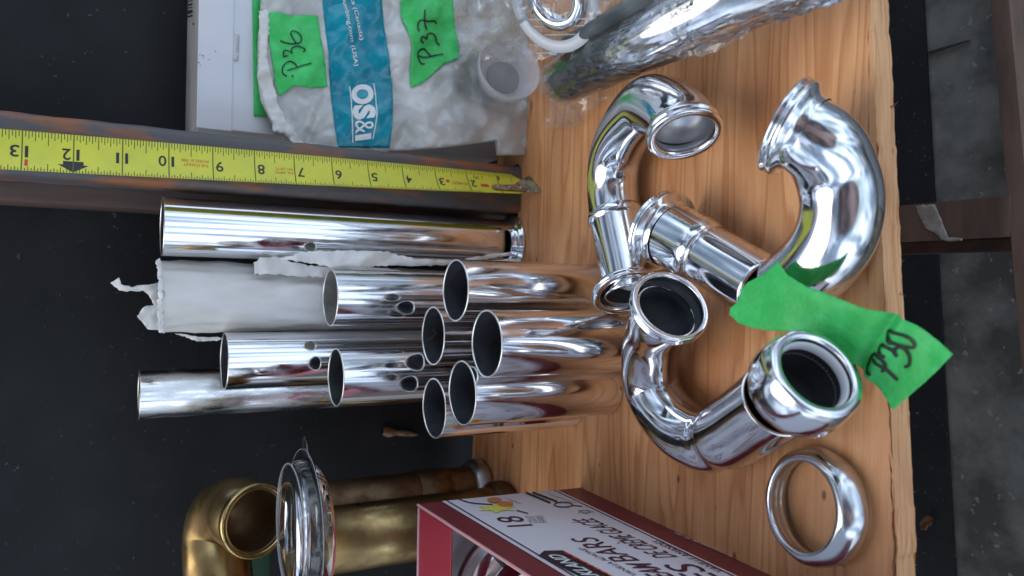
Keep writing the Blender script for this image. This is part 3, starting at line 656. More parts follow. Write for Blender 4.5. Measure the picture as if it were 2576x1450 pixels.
o = sheet('green_tape', [(1000, 20), (1012, 8), (1060, -10), (1125, -20), (1135, 60), (1148, 120), (1152, 155), (1110, 170), (1085, 195), (1060, 215), (1030, 226), (1026, 190), (1030, 130), (1016, 90), (1004, 50)], lambda x, y, o: bagsurf(x, y, .0020+o), green_m, None, 7, .0008, .03, .0002, 36, jag=1)
tag(o, 'green tape label reading P37 stuck on the bag between teal band and clear packs', 'tape label')
c37 = lambda x, y: (997.5+.148*x, 25.25+.148*y)
hand('handwriting', [[(440, 972), (390, 975), (340, 900), (325, 830), (345, 770), (385, 745), (440, 740), (500, 790), (540, 830)], [(350, 850), (430, 860), (560, 845), (740, 820)],
    [(405, 655), (365, 630), (362, 580), (400, 570), (465, 600)], [(460, 590), (470, 530), (520, 490), (590, 495), (630, 540), (645, 610), (690, 655)],
    [(325, 468), (305, 400), (320, 320), (380, 300), (480, 315), (580, 300), (622, 325)], [(412, 135), (412, 300), (430, 370), (458, 430)]], c37, lambda x, y, o=0: bagsurf(x, y, .0026+o), 3.6, o)
# =================================================================== curved pipes on the board
def path_from(data):
    """(x, y, z of axis, radius in m) -> centres and radii"""
    P, Q = [], []
    for x, y, z, wd in data:
        p = atz(x, y, z); P.append(p); Q.append(wd)
    return P, Q
def flange(bm, c, ax, rp, ro, ln=.009, ri=None, rings=2):
    """beaded pipe end: flares from pipe radius rp to ro, ribbed rim, then turns inside"""
    ri = ri or ro-.0042
    prof = [(rp, -ln), (rp*1.02, -ln*.75), (rp+(ro-rp)*.35, -ln*.6), (ro-.0006, -ln*.5), (ro, -ln*.42), (ro, -ln*.3), (ro-.0007, -ln*.25), (ro-.0007, -ln*.18), (ro, -ln*.12), (ro, -.0005), (ro-.0007, 0), (ri+.0007, 0), (ri, -.0006), (ri, -.004)]
    lathe(bm, prof, c, ax, 72)
def cavity(bm, c, ax, ri, depth_, r2=None):
    r2 = r2 or ri*.93
    lathe(bm, [(ri, -.0035), (ri, -.0055), (r2, -.0065), (r2*.99, -depth_*.6), (r2*.8, -depth_*.85), (.0005, -depth_)], c, ax, 60)
# --- a: J bend beside the wrapped tube
cv = lambda x, y: (1389+.4354*x, 126.3+.4354*y)
def conv_path(cvf, data, sc): return [(*cvf(x, y), z, wd) for x, y, z, wd in data]
D = conv_path(cv, [(458, 1412, .0185, .0158), (438, 1290, .0175, .0158), (398, 1100, .0165, .0162), (362, 930, .0165, .0158), (348, 770, .0165, .0158), (362, 620, .019, .0158), (405, 500, .023, .0158), (465, 405, .028, .0158), (530, 340, .033, .0158), (600, 305, .036, .0158), (662, 345, .039, .0158)], .4354)
P, Q = path_from(D)
fc = atz(*cv(772, 500), .0445); fax = axis_of(*cv(772, 500), .25, .97, .60)
P[-1] = fc-fax*.011; P.append(fc-fax*.004); Q.append(Q[-1])
t = thing('j_bend_pipe', Vector((P[3].x, P[3].y, 0)), 'chrome J bend with its large flange facing up, below the wrapped tube', 'bent pipe')
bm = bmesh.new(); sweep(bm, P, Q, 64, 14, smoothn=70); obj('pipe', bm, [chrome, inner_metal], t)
bm = bmesh.new(); ro = 193/2*depth(fc)/F_PX; flange(bm, fc, fax, Q[-1], ro, .011); obj('flange', bm, chrome, t)
bm = bmesh.new(); cavity(bm, fc, fax, ro-.0042, .020, .0145); obj('mouth', bm, satin, t)
f2 = atz(1580, 742, .0205); ax2 = (P[0]-P[1]).normalized()*1.0; ax2 = (ax2+Vector((0, -.35, .10))).normalized()
ro2 = .0205
bm = bmesh.new(); flange(bm, f2, ax2, Q[0], ro2, .009); obj('flange', bm, chrome, t)
bm = bmesh.new(); cavity(bm, f2, ax2, ro2-.0042, .016, .0145); obj('mouth', bm, satin, t)
for fr_ in (.30,):
    c_ = P[3].lerp(P[2], .2); ax = (P[2]-P[3]).normalized(); bm = bmesh.new(); rr = Q[2]; lathe(bm, [(rr*.98, -.004), (rr*1.05, -.002), (rr*1.07, 0), (rr*1.05, .0015), (rr*.98, .003)], c_, ax, 60); obj('bead', bm, chrome, t)
# --- b: big U bend near the front edge
D = conv_path(cv, [(1618, 655, .0225, .0165), (1668, 785, .0178, .0167), (1676, 905, .0168, .0167), (1655, 1035, .0168, .0167), (1608, 1140, .0168, .0167), (1534, 1236, .0167, .0165), (1440, 1320, .0167, .0162), (1350, 1385, .0167, .0160)], .4354)
P, Q = path_from(D)
fc = atz(*cv(1340, 430), .0405); fax = (fc-P[0]).normalized(); fax = (fax+Vector((.22, .95, .10))).normalized()
P = [fc-fax*.003, fc-fax*.008, (fc-fax*.017).lerp(P[0], .22)]+P; Q = [.0158, .016, .0162]+Q
t = thing('u_bend_pipe', Vector((P[5].x, P[5].y, 0)), 'widest polished chrome U bend, beside the front edge, one end under the green tape', 'bent pipe')
bm = bmesh.new(); sweep(bm, P, Q, 64, 14, smoothn=140); obj('pipe', bm, [chrome, inner_metal], t)
bm = bmesh.new(); ro = 250/2*depth(fc)/F_PX; flange(bm, fc, fax, Q[0]*1.01, ro, .012); obj('flange', bm, chrome, t)
bm = bmesh.new(); cavity(bm, fc, fax, ro-.0042, .02, .0145); obj('mouth', bm, satin, t)
# --- c: straight slip tube
D = conv_path(cv, [(650, 1050, .0225, .0172), (720, 1085, .0215, .0172), (800, 1128, .0205, .0172), (862, 1162, .0195, .0172), (885, 1176, .019, .0155), (915, 1195, .0185, .0158), (1010, 1252, .0175, .0158), (1110, 1312, .0168, .0158), (1230, 1384, .0165, .0158)], .4354)
P, Q = path_from(D)
t = thing('straight_trap_tube', Vector((P[2].x, P[2].y, 0)), 'straight chrome trap tube with a stepped middle, its end under the green tape', 'tube')
bm = bmesh.new(); sweep(bm, P, Q, 48, 8, smoothn=3); obj('pipe', bm, [chrome, inner_metal], t)
fax = (P[0]-P[1]).normalized(); fc = atz(*cv(622, 1040), .0235)
bm = bmesh.new(); ro = .0225; flange(bm, fc, fax, Q[0], ro, .010); obj('flange', bm, chrome, t)
bm = bmesh.new(); cavity(bm, fc, fax, ro-.0042, .02, .0145); obj('mouth', bm, satin, t)
# --- d: trap with slip nut
cw = lambda x, y: (1452+.3918*x, 631.3+.3918*y)
D = conv_path(cw, [(560, 425, .040, .0158), (505, 520, .034, .0158), (472, 640, .026, .0158), (467, 760, .020, .0158), (485, 885, .0168, .0158), (530, 985, .0165, .0158), (600, 1082, .0165, .0158), (690, 1165, .0168, .016), (790, 1212, .018, .016), (862, 1222, .0195, .0158), (905, 1208, .021, .0145), (950, 1186, .0225, .0168), (1040, 1130, .026, .0168), (1140, 1062, .0295, .0168), (1240, 990, .034, .0168), (1300, 945, .0365, .0168)], .3918)
P, Q = path_from(D)
fc = atz(*cw(604, 348), .050); fax = axis_of(*cw(604, 348), .60, -.80, .76)
P[0] = fc-fax*.012; P.insert(0, fc-fax*.005); Q.insert(0, Q[0])
t = thing('p_trap_pipe', Vector((P[5].x, P[5].y, 0)), 'chrome P trap with a slip nut, lying between the tubes and the maroon box', 'bent pipe')
bm = bmesh.new(); sweep(bm, P, Q, 64, 14, smoothn=38); obj('pipe', bm, [chrome, inner_metal], t)
bm = bmesh.new(); ro = 205/2*depth(fc)/F_PX; flange(bm, fc, fax, Q[0], ro, .011, ri=ro-.0028); obj('flange', bm, chrome, t)
bm = bmesh.new(); cavity(bm, fc, fax, ro-.0028, .024, .0146); obj('mouth', bm, inner_metal, t)
nc = atz(*cw(1545, 775), .0545); nax = axis_of(*cw(1545, 775), .76, -.65, .70)
dn = depth(nc); RO = 262/2*dn/F_PX
tn = None
bm = bmesh.new()
facet = lambda a, k: (1+.010*math.cos(8*a)) if 3 <= k <= 8 else 1
lathe(bm, [(RO*.66, -.0205), (RO*.80, -.0215), (RO*.93, -.0195), (RO*1.0, -.0165), (RO*1.03, -.013), (RO*1.035, -.009), (RO*1.02, -.0055), (RO*.985, -.0025), (RO*.955, -.0009), (RO*.94, -.0001), (RO*.78, .0002), (RO*.745, -.0006), (RO*.74, -.004)], nc, nax, 96, mod=facet)
nut = obj('slip_nut', bm, chrome, t)
bm = bmesh.new(); lathe(bm, [(RO*.765, -.0025), (RO*.765, -.0022), (RO*.70, -.0032), (RO*.68, -.010), (RO*.765, -.010)], nc, nax, 60); obj('white_washer', bm, washer_m, t)
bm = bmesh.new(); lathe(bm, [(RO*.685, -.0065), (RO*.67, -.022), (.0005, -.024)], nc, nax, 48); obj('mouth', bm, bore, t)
# --- loose rings
def ring_obj(name, c, ax, R_, h, label, cat, mod=None, m=chrome):
    bm = bmesh.new(); w_ = .0075
    lathe(bm, [(R_-.0034, 0), (R_-.0008, .0006), (R_, .0022), (R_+.0002, h*.45), (R_-.0008, h*.72), (R_-.0028, h*.92), (R_-.0048, h), (R_-.0064, h*.97), (R_-.0066, h*.8), (R_-.0046, h*.72), (R_-.0046, h*.62), (R_-.0052, h*.58), (R_-.0046, h*.5), (R_-.0046, h*.38), (R_-.0052, h*.33), (R_-.0046, h*.27), (R_-.0046, .0005), (R_-.0034, 0)], c, ax, 96, mod=mod)
    return tag(obj(name, bm, m), label, cat)
ec = atz(2067, 1275, .003)
ring_obj('slip_nut_ring', Vector((ec.x, ec.y, .0012)), Vector((.10, .10, 1)), 296/2*depth(ec)/F_PX*.985, .0142, 'loose chrome slip nut ring lying on the wood beside the maroon box', 'ring', mod=lambda a, k: 1+(.009*math.cos(8*a) if 2 <= k <= 5 else 0), m=chrome_dull)
# =================================================================== P30 tape
TG = [(1305, 65), (1380, 150), (1500, 215), (1640, 265), (1870, 370), (1990, 400), (2110, 450), (2250, 560), (2392, 672), (2300, 765), (2200, 860), (2100, 945), (1998, 1035), (1950, 960), (1880, 855), (1770, 740), (1690, 670), (1600, 590), (1500, 530), (1400, 505), (1250, 502), (1120, 480), (1050, 460), (975, 410), (975, 370), (1030, 330), (1060, 240), (1100, 200), (1200, 150)]
tgp = [cw(x, y) for x, y in TG]
tapep = plane3(atz(1850, 770, .036), atz(1985, 680, .0365), atz(2230, 1010, .026))
def tcurl(x, y):
    # along the strip: 0 at the left tip, 1 at the loose end
    u = ((x-1840)*.83+(y-780)*.55)/520
    hump = .0022*math.exp(-((u-.72)/.035)**2) - .0025*math.exp(-((u-.66)/.03)**2)
    return hump + .004*math.sin(u*5.2) + .005*max(0, u-.75)**1.0
def tsurf(x, y, off=0):
    q = Vector((x*.02, y*.02, 9)); return tapep(x, y, tcurl(x, y)+.0007*noise.noise(q)+off)
o = sheet('green_tape', tgp, tsurf, green_m, None, 7, 0, .02, .00025, 41, jag=.6)
tag(o, 'green tape label reading P30 lying across the pipes and over the board edge', 'tape label')
c30 = lambda x, y: (2133.8+.1219*x, 808.1+.1219*y)
hand('handwriting', [[(440, 1105), (380, 1040), (350, 950), (365, 850), (410, 740), (490, 690), (590, 710), (670, 790), (710, 880), (705, 980), (655, 1055)], [(495, 795), (640, 950), (780, 1090), (920, 1235)],
    [(730, 745), (650, 650), (600, 570), (630, 505), (720, 500), (810, 550), (890, 630), (930, 740)], [(920, 730), (905, 640), (960, 570), (1040, 570), (1120, 630), (1180, 740), (1190, 850), (1160, 950), (1100, 970)],
    [(900, 470), (850, 450), (770, 320), (755, 240), (800, 205), (900, 215), (1060, 280), (1200, 380), (1290, 490), (1280, 570), (1170, 565), (1030, 535), (900, 450), (800, 330)]], c30, lambda x, y, o=0: tsurf(x, y, .0004+o), 8.0, o)
# =================================================================== ice cream box
XB = -.137; yk = .4285
bx = thing('cardboard_box', (XB-.06, .33, 0), 'open maroon and white ice cream bar box holding a sink strainer', 'box')
zt_ = aty(1052, 1268, yk).z; fp_ = Plane((XB, 0, 0), (1, 0, 0)); fp_.n = Vector((1, 0, 0))
YN = .17; XW = -.40; th = .0012
def GX(y, z):
    # the printed wall bows outwards towards its open top
    q, v = (yk-y)/(yk-.17), z/zt_
    return (-.135-.004*q)*(1-v)+(-.132+.0063*q)*v
bm = bmesh.new(); ny, nz_ = 16, 6
for side in (0, 1):
    g = [[bm.verts.new((GX(YN+(yk-YN)*i/ny, .0004+(zt_-.0004)*j/nz_)-side*th, YN+(yk-YN)*i/ny, .0004+(zt_-.0004)*j/nz_)) for j in range(nz_+1)] for i in range(ny+1)]
    for i in range(ny):
        for j in range(nz_): bm.faces.new((g[i][j], g[i+1][j], g[i+1][j+1], g[i][j+1]))
    if side: gb = g
    else: ga = g
for j in range(nz_):
    for i in (0, ny): bm.faces.new((ga[i][j], ga[i][j+1], gb[i][j+1], gb[i][j]))
for i in range(ny):
    for j in (0, nz_): bm.faces.new((ga[i][j], ga[i+1][j], gb[i+1][j], gb[i][j]))
bmesh.ops.recalc_face_normals(bm, faces=bm.faces[:]); obj('side_wall', bm, maroon, bx, False)
bm = bmesh.new(); box_bm(bm, (XW, yk-th, .0004), (XB-th, yk, zt_), 0); obj('back_wall', bm, white_card, bx, False)
bm = bmesh.new(); box_bm(bm, (XW, YN, .0004), (XB-th, yk-th, .0016), 0); obj('bottom', bm, white_card, bx, False)
bm = bmesh.new(); box_bm(bm, (XW-th, YN, .0004), (XW, yk, zt_), 0); obj('side_wall', bm, maroon, bx, False)
bm = bmesh.new(); box_bm(bm, (XW, YN-th, .0004), (XB-th, YN, zt_), 0); obj('front_wall', bm, maroon, bx, False)
# red closing strip along the back of the open top, white card insert below it
zq = zt_-.0006; yfl = atz(1135, 1330, zq).y
bm = bmesh.new(); box_bm(bm, (XW, yfl, zq-.001), (XB+.0035, yk-.0003, zq), .0003, 1); obj('top_flap', bm, redcard, bx, False)
bm = bmesh.new(); sweep(bm, [Vector((XB+.003-.27*k/24, yk-.0004, zt_-.0005+.0003*noise.noise(Vector((k*.8, 2, 0))))) for k in range(25)], [.0009+.0004*noise.noise(Vector((k*1.3, 7, 0))) for k in range(25)], 8, 2, hollow=False); obj('worn_edge', bm, worn, bx)
bm = bmesh.new(); P_ = [Vector((GX(YN+(yk-YN)*k/30, zt_)-.0006, YN+(yk-YN)*k/30, zt_+.0002+.0003*noise.noise(Vector((k*.9, 0, 0))))) for k in range(31)]
sweep(bm, P_, [.0008+.0002*noise.noise(Vector((k*1.7, 4, 0))) for k in range(31)], 8, 2, hollow=False); obj('worn_edge', bm, worn, bx)
def F_(x, y, o=0):
    X = XB; v = ray(x, y)
    for _ in range(8): p = CAM+v*(X/v.x); X = GX(p.y, p.z)
    return Vector((X+o, p.y, p.z))
def onwall(bm, off):
    for v in bm.verts: v.co.x = GX(v.co.y, v.co.z)+off
cr4 = lambda x, y: (947+.3431*x, 1136.4+.3431*y); cr7 = lambda x, y: (1388.9+.2206*x, 1167.9+.2206*y)
z1 = aty(*cr4(478, 361), yk).z; z2 = aty(*cr4(1322, 286), yk).z
def rect(bm, y0, y1, za, zb_, off):
    for i in range(12):
        ya, yb2 = y0+(y1-y0)*i/12, y0+(y1-y0)*(i+1)/12
        for j in range(4):
            a_, b_ = za+(zb_-za)*j/4, za+(zb_-za)*(j+1)/4
            bm.faces.new([bm.verts.new((GX(*q)+off, *q)) for q in ((ya, a_), (yb2, a_), (yb2, b_), (ya, b_))])
bm = bmesh.new(); rect(bm, YN, yk-.0002, z2, z1, .0003); obj('white_panel', bm, panel_m, bx, False)
bm = bmesh.new(); dz = (z1-z2)*.024; rect(bm, YN, yk-.0002, z2+dz, z2+dz*1.6, .0005); rect(bm, YN, yk-.0002, z1-dz*1.9, z1-dz*1.3, .0005); obj('border_lines', bm, maroon_ink, bx, False)
bm = bmesh.new(); K7 = lambda s_, BL, BR, TL, **k: text_plane(bm, s_, F_, cr7(*BL), cr7(*BR), cr7(*TL), .0006, **k)
K4 = lambda s_, BL, BR, TL, **k: text_plane(bm, s_, F_, cr4(*BL), cr4(*BR), cr4(*TL), .0006, **k)
K7('BARS', (1005, 1110), (470, 845), (705, 1125)); K7('DE CRÈME GLACÉE', (1435, 1068), (455, 628), (1165, 1080), cap=.72)
K7('ES', (1990, 1345), (1620, 1150), (1590, 1350)); K7('CREAM', (1640, 1420), (1115, 1145), (1330, 1420), bold=.01)
K7('VANILLA ALMOND', (985, 1280), (352, 965), (915, 1285)); K7('VANILLE AMANDES', (1975, 1240), (1215, 882), (1885, 1245))
K4('18', (1150, 548), (1040, 478), (965, 560))
onwall(bm, .0006); obj('maroon_lettering', bm, maroon_ink, bx, False)
bm = bmesh.new(); K7('18 × 91 mL bars • 18 barres de 91 mL', (2700, 1320), (1405, 790), (2655, 1322), bold=.01, cap=.75); K7('1.63 L', (2195, 1062), (1880, 935), (2105, 1068), bold=.02, cap=.75)
onwall(bm, .0006); obj('white_lettering', bm, white_print, bx, False)
bm = bmesh.new(); bm.faces.new([bm.verts.new(F_(*cr4(*q), .0006)) for q in ((1185, 772), (1230, 735), (1368, 732), (1900, 1010), (1700, 1030))])
bmesh.ops.triangulate(bm, faces=bm.faces[:]); bmesh.ops.subdivide_edges(bm, edges=bm.edges[:], cuts=5, use_grid_fill=True); onwall(bm, .0006); obj('brand_band', bm, navy, bx, False)
bm = bmesh.new(); text_plane(bm, 'KIRKLAND', F_, cr4(1760, 1000), cr4(1340, 765), cr4(1660, 1010), .0009, bold=.02, shear=.3); onwall(bm, .0010); obj('band_lettering', bm, white_print, bx, False)
bm = bmesh.new(); stroke(bm, [cr4(1375+k*26, 748+k*13.5+(3 if k % 2 else -3)) for k in range(18)], F_, 3.2, .0010, 3); obj('red_script', bm, red_ink, bx, False)
bm = bmesh.new(); text_plane(bm, 'COUNT', F_, cr4(1185, 530), cr4(1150, 478), cr4(1125, 532), .0006); text_plane(bm, 'BARRES', F_, cr4(1250, 527), cr4(1215, 475), cr4(1195, 529), .0006)
for k in range(5):
    a = k*1.256; stroke(bm, [cr4(1530+60*math.cos(a), 447+16*math.sin(a)), cr4(1530+25*math.cos(a+1), 447+8*math.sin(a+1)), cr4(1530+45*math.cos(a+2), 447+13*math.sin(a+2))], F_, 1.5, .0006)
for k in range(3): stroke(bm, [cr4(945+k*35, 345+k*13), cr4(1000+k*30, 370+k*10)], F_, 1, .0006)
for k in range(3): stroke(bm, [cr4(1260+k*65, 315+k*22), cr4(1340+k*60, 345+k*18)], F_, 1, .0006)
obj('grey_print', bm, grey_ink, bx, False)
bm = bmesh.new(); stroke(bm, [cr4(1370+68*math.cos(k*.628), 396+18*math.sin(k*.628)) for k in range(11)], F_, 2.6, .0007); stroke(bm, [cr4(1435, 402), cr4(1505, 408)], F_, 2, .0007)
for (xa, ya, xb, yb_) in ((1100, 310, 1270, 380), (1150, 308, 1320, 372)): stroke(bm, [cr4(xa, ya), cr4((xa+xb)/2, (ya+yb_)/2), cr4(xb, yb_)], F_, 5, .0007)
stroke(bm, [cr4(600, 355), cr4(680, 380), cr4(760, 390), cr4(850, 395)], F_, 2.4, .0007); stroke(bm, [cr4(1030, 440), cr4(1110, 460)], F_, 2.4, .0007)
obj('black_print', bm, print_black, bx, False)
bm = bmesh.new(); cx, cy = 880, 425
bm.faces.new([bm.verts.new(F_(*cr4(cx+(150 if k % 2 else 80)*math.cos(k*.5236)*1.05, cy+(34 if k % 2 else 16)*math.sin(k*.5236)), .0007)) for k in range(12)]); obj('flower_print', bm, yflower, bx, False)
bm = bmesh.new()
for x_, y_, rx, ry in ((865, 365, 55, 20), (945, 393, 60, 20)): bm.faces.new([bm.verts.new(F_(*cr4(x_+rx*math.cos(k*.524), y_+ry*math.sin(k*.524)), .0009)) for k in range(12)])
obj('almond_print', bm, orange_p, bx, False)
# strainer in the box
sc_ = atd(1300, 1489, .437); sax = axis_of(1302, 1489, -.35, -.15, .93); SR = 174*.437/F_PX
st = thing('sink_strainer', sc_, 'round stainless sink strainer basket with slots inside the maroon box', 'strainer')
bm = bmesh.new(); lathe(bm, [(SR*.96, -.003), (SR, -.0018), (SR, -.0005), (SR*.96, .0003), (SR*.9, -.0002), (SR*.86, -.0015), (SR*.83, -.004), (SR*.80, -.005)], sc_, sax, 80); obj('rim', bm, satin, st)
bm = bmesh.new(); lathe(bm, [(SR*.80, -.005), (SR*.74, -.0085), (SR*.62, -.012), (SR*.5, -.0135), (SR*.38, -.0125), (SR*.2, -.0135), (.0003, -.014)], sc_, sax, 80); obj('basket', bm, chrome, st)
u_, v_ = frame_of(sax)
for k in range(10):
    a = 2*math.pi*k/10+.35; d = u_*math.cos(a)+v_*math.sin(a); s_ = sax.cross(d); bm = bmesh.new()
    P_ = [sc_+d*SR*q-s_*(.0007)+sax*z for q, z in ((.80, -.0045), (.72, -.0088), (.62, -.0118), (.52, -.0132))]
    sweep(bm, P_, [.0013, .0016, .0016, .0013], 10, 4, hollow=False); obj('slot', bm, grey_edge, st)
# =================================================================== brass pieces
def brass_tube(name, x, y, Y, zt, r, label):
    p = aty(x, y, Y); c = Vector((p.x, p.y, 0)); t = thing(name, c, label, 'tube'); bm = bmesh.new()
    lathe(bm, [(r, .0005), (r, zt*.5), (r, zt), (r-.001, zt), (r-.001, zt*.3)], c, Vector((0, 0, 1)), 64); obj('tube_wall', bm, brass_dull if 'dull' in label[:5] else brass, t); return t, c
t, c = brass_tube('brass_tube', 830, 1360, .532, .152, .0235, 'shiny old brass tube standing behind the maroon box')
bm = bmesh.new(); lathe(bm, [(.0225, .0004), (.0265, .0006), (.0275, .004), (.0275, .012), (.0255, .015), (.0235, .016)], c, Vector((0, 0, 1)), 48); obj('foot_collar', bm, brass_dull, t)
t, c = brass_tube('brass_tube', 827, 1270, .578, .150, .018, 'dull brass tube with a grey nut at its foot, behind the shiny brass tube')
bm = bmesh.new(); lathe(bm, [(.0185, .0004), (.0225, .0006), (.0235, .003), (.0235, .010), (.021, .013), (.018, .0135)], c, Vector((0, 0, 1)), 48, mod=lambda a, k: 1+.02*math.cos(8*a)); obj('foot_nut', bm, satin, t)
bm = bmesh.new(); lathe(bm, [(.0182, .034), (.0192, .0345), (.0192, .061), (.0182, .0615)], c, Vector((0, 0, 1)), 48); obj('sleeve', bm, brass_dull, t)
# brass U bend on top of the tubes
oc = atd(648, 1312, .455); oax = axis_of(648, 1312, .45, .15, .86)
pts_b = [oc-oax*.002, oc-oax*.018, atd(596, 1285, .492), atd(560, 1296, .508), atd(545, 1345, .512), atd(547, 1410, .505), atd(552, 1480, .50), atd(556, 1560, .50)]
t = thing('brass_u_bend', oc, 'old brass U bend with bright rimmed open mouth, at the back corner', 'bent pipe')
bm = bmesh.new(); sweep(bm, pts_b, [.0195, .020, .021, .0215, .0215, .0215, .0215, .0215], 48, 10, smoothn=4); obj('pipe', bm, [brass, brass_dull], t)
bm = bmesh.new(); rb = 186/2*depth(oc)/F_PX
lathe(bm, [(rb*.88, -.010), (rb*.93, -.008), (rb*.97, -.006), (rb, -.0035), (rb, -.0012), (rb*.985, -.0002), (rb*.95, 0), (rb*.94, -.0008), (rb*.90, -.0004), (rb*.87, -.002)], oc, oax, 72); obj('rim', bm, brass_rim, t)
bm = bmesh.new(); lathe(bm, [(rb*.87, -.002), (rb*.85, -.012), (rb*.80, -.022), (rb*.6, -.034), (.0005, -.038)], oc, oax, 60); obj('mouth', bm, brass_dull, t)
# small brass piece below the ring and dark green strip
p = aty(722, 1425, .45); bm = bmesh.new(); lathe(bm, [(.013, -.022), (.013, -.012), (.016, -.010), (.016, -.001), (.013, 0), (.012, -.004)], Vector((p.x, p.y, p.z)), Vector((0, 0, 1)), 48)
tag(obj('brass_tailpiece', bm, brass), 'short gold brass tailpiece under the clear blister pack', 'tube')
bm = bmesh.new(); a = aty(620, 1400, .60); b = aty(668, 1400, .60); box_bm(bm, (-.33, .58, b.z), (aty(640, 1345, .6).x, .60, a.z), .001)
tag(obj('green_card', bm, dgreen), 'dark green card strip glimpsed behind the brass U bend', 'card')
# clear blister pack seen on edge
zb1 = .187
t = thing('blister_pack', (-.18, .43, zb1), 'clear plastic blister pack with a chrome ring, edge on over the brass tubes', 'package')
X1 = aty(812, 1138, .43).x; bc = Vector((X1-.040, .424, zb1)); zx = Vector((0, 0, 1))
bm = bmesh.new(); lathe(bm, [(.80*.0005, 0), (.80*.044, 0), (.80*.0535, .0002), (.80*.0540, .0006), (.80*.0535, .0010), (.80*.044, .0008), (.80*.0005, .0008)], bc, zx, 72); obj('flange', bm, clear_stiff, t)
bm = bmesh.new(); lathe(bm, [(.80*.047, .001), (.80*.0465, .005), (.80*.045, .0075), (.80*.042, .0088), (.80*.030, .0092), (.80*.0005, .0092)], bc, zx, 72); obj('bubble', bm, clear_stiff, t)
bm = bmesh.new(); lathe(bm, [(.80*.045, -.0002), (.80*.0445, -.004), (.80*.0425, -.0062), (.80*.038, -.0072), (.80*.0005, -.0072)], bc+Vector((0, -.006, 0)), zx, 72); obj('bubble', bm, clear_stiff, t)
tab = [bc+Vector(v) for v in ((.040, -.007, .0004), (.048, -.005, .0010), (.051, 0, .0014), (.048, .005, .0010), (.040, .007, .0004))]
bm = bmesh.new(); f = bm.faces.new([bm.verts.new(p) for p in tab]); r = bmesh.ops.extrude_face_region(bm, geom=[f]); [setattr(g, 'co', g.co+Vector((0, 0, .0006))) for g in r['geom'] if isinstance(g, bmesh.types.BMVert)]; obj('hanging_tab', bm, clear_stiff, t, False)
bm = bmesh.new(); rib = mat('plastic_rib', (.62, .68, .74), .12, 0, alphamix=.3)
lathe(bm, [(.80*.0536, .0006), (.80*.0542, .0006), (.80*.0542, .0010), (.80*.0536, .0010), (.80*.0536, .0006)], bc, zx, 72); lathe(bm, [(.80*.0444, .0083), (.80*.0452, .0083), (.80*.0452, .0089), (.80*.0444, .0089), (.80*.0444, .0083)], bc, zx, 72); obj('rim', bm, rib, t)
rc = bc+Vector((0, 0, .0045)); bm = bmesh.new(); lathe(bm, [(.80*.036, -.0035), (.80*.038, -.003), (.80*.0385, 0), (.80*.037, .003), (.80*.033, .0042), (.80*.030, .004), (.80*.030, -.0035), (.80*.036, -.0035)], rc, Vector((0, .1, 1)), 72); obj('chrome_ring', bm, chrome, t)
# loose debris on the black panel
bm = bmesh.new(); a = aty(962, 1086, .648); b = aty(1050, 1094, .648)
sweep(bm, [a, a.lerp(b, .2), a.lerp(b, .4), a.lerp(b, .7), b], [.003, .0048, .0022, .0026, .0008], 10, 4, hollow=False); tag(obj('cocoon', bm, debris_m), 'tiny orange and white cocoon stuck to the black panel', 'debris')
# =================================================================== clear packages at the top
# wrapped chrome tube
cz = lambda x, y: (1850/1.5839+.19607*x, .19607*y)
A0, A1 = atz(1415, 205, .026), atz(1790, 10, .05)
ax = (A1-A0).normalized()
wt = thing('wrapped_chrome_tube', (A0+A1)/2, 'chrome tube in crinkled clear plastic film, slanting across the top of the board', 'wrapped tube')
r_ = 108/2*depth(A0)/F_PX
bm = bmesh.new(); Ln = (A1-A0).length+.05
lathe(bm, [(r_, 0), (r_, Ln*.3), (r_, Ln), (r_-.001, Ln), (r_-.001, 0), (r_, 0)], A0, ax, 72); obj('tube_wall', bm, chrome, wt)
bm = bmesh.new(); rings = []; seg = 46; nl = 44; u_, v_ = frame_of(ax); rf = random.Random(5)
for k in range(nl+1):
    ring = []
    for i in range(seg):
        a = 2*math.pi*i/seg; h = -.004+(Ln+.03)*k/nl; q = Vector((math.cos(a)*1.8, math.sin(a)*1.8, h*34))
        rr = r_+.0010+.0007*max(-.6, noise.noise(q))+rf.uniform(0, .0010)*(.22+k/nl)+ .004*(k/nl)**2*(1+noise.noise(q*1.4))
        ring.append(bm.verts.new(A0+ax*h+u_*math.cos(a)*rr+v_*math.sin(a)*rr))
    rings.append(ring)
for k in range(nl):
    for i in range(seg): bm.faces.new((rings[k][i], rings[k][(i+1) % seg], rings[k+1][(i+1) % seg], rings[k+1][i]))
obj('film_sleeve', bm, clear_mat('clear_wrap', (.97, .975, .98), .03, .07, .3, 30), wt, False)
flp = plane3(atz(1385, 230, .02), atz(1480, 250, .012), atz(1370, 325, .008))
sheet('film_tail', [(1384, 225), (1430, 240), (1500, 245), (1560, 235), (1500, 262), (1470, 290), (1462, 315), (1430, 318), (1400, 326), (1366, 323), (1376, 290)], flp, clear_crinkle, wt, 10, .004, .05, 0, 51, jag=2, facet=.0011)
# big loose film over the right end
fp2 = plane3(atz(1700, 120, .055), atz(1900, 30, .05), atz(1650, 20, .07))
sheet('loose_film', [(1600, -40), (1640, 20), (1690, 90), (1700, 150), (1760, 140), (1830, 118), (1880, 85), (1905, 45), (1930, 10), (1950, -40)], fp2, clear_crinkle, wt, 13, .009, .025, 0, 52, jag=1, facet=.0016)
# dark slim tube above it
B0, B1 = atz(1395, 128, .045), atz(1660, -25, .06)
bm = bmesh.new(); rb_ = 36/2*depth(B0)/F_PX; axb = (B1-B0).normalized(); lathe(bm, [(.0003, -.003), (rb_*.7, -.002), (rb_, .001), (rb_, (B1-B0).length+.03)], B0, axb, 32)
tag(obj('dark_tube', bm, dark_tube_m), 'slim dark grey plastic tube behind the wrapped chrome tube', 'tube')
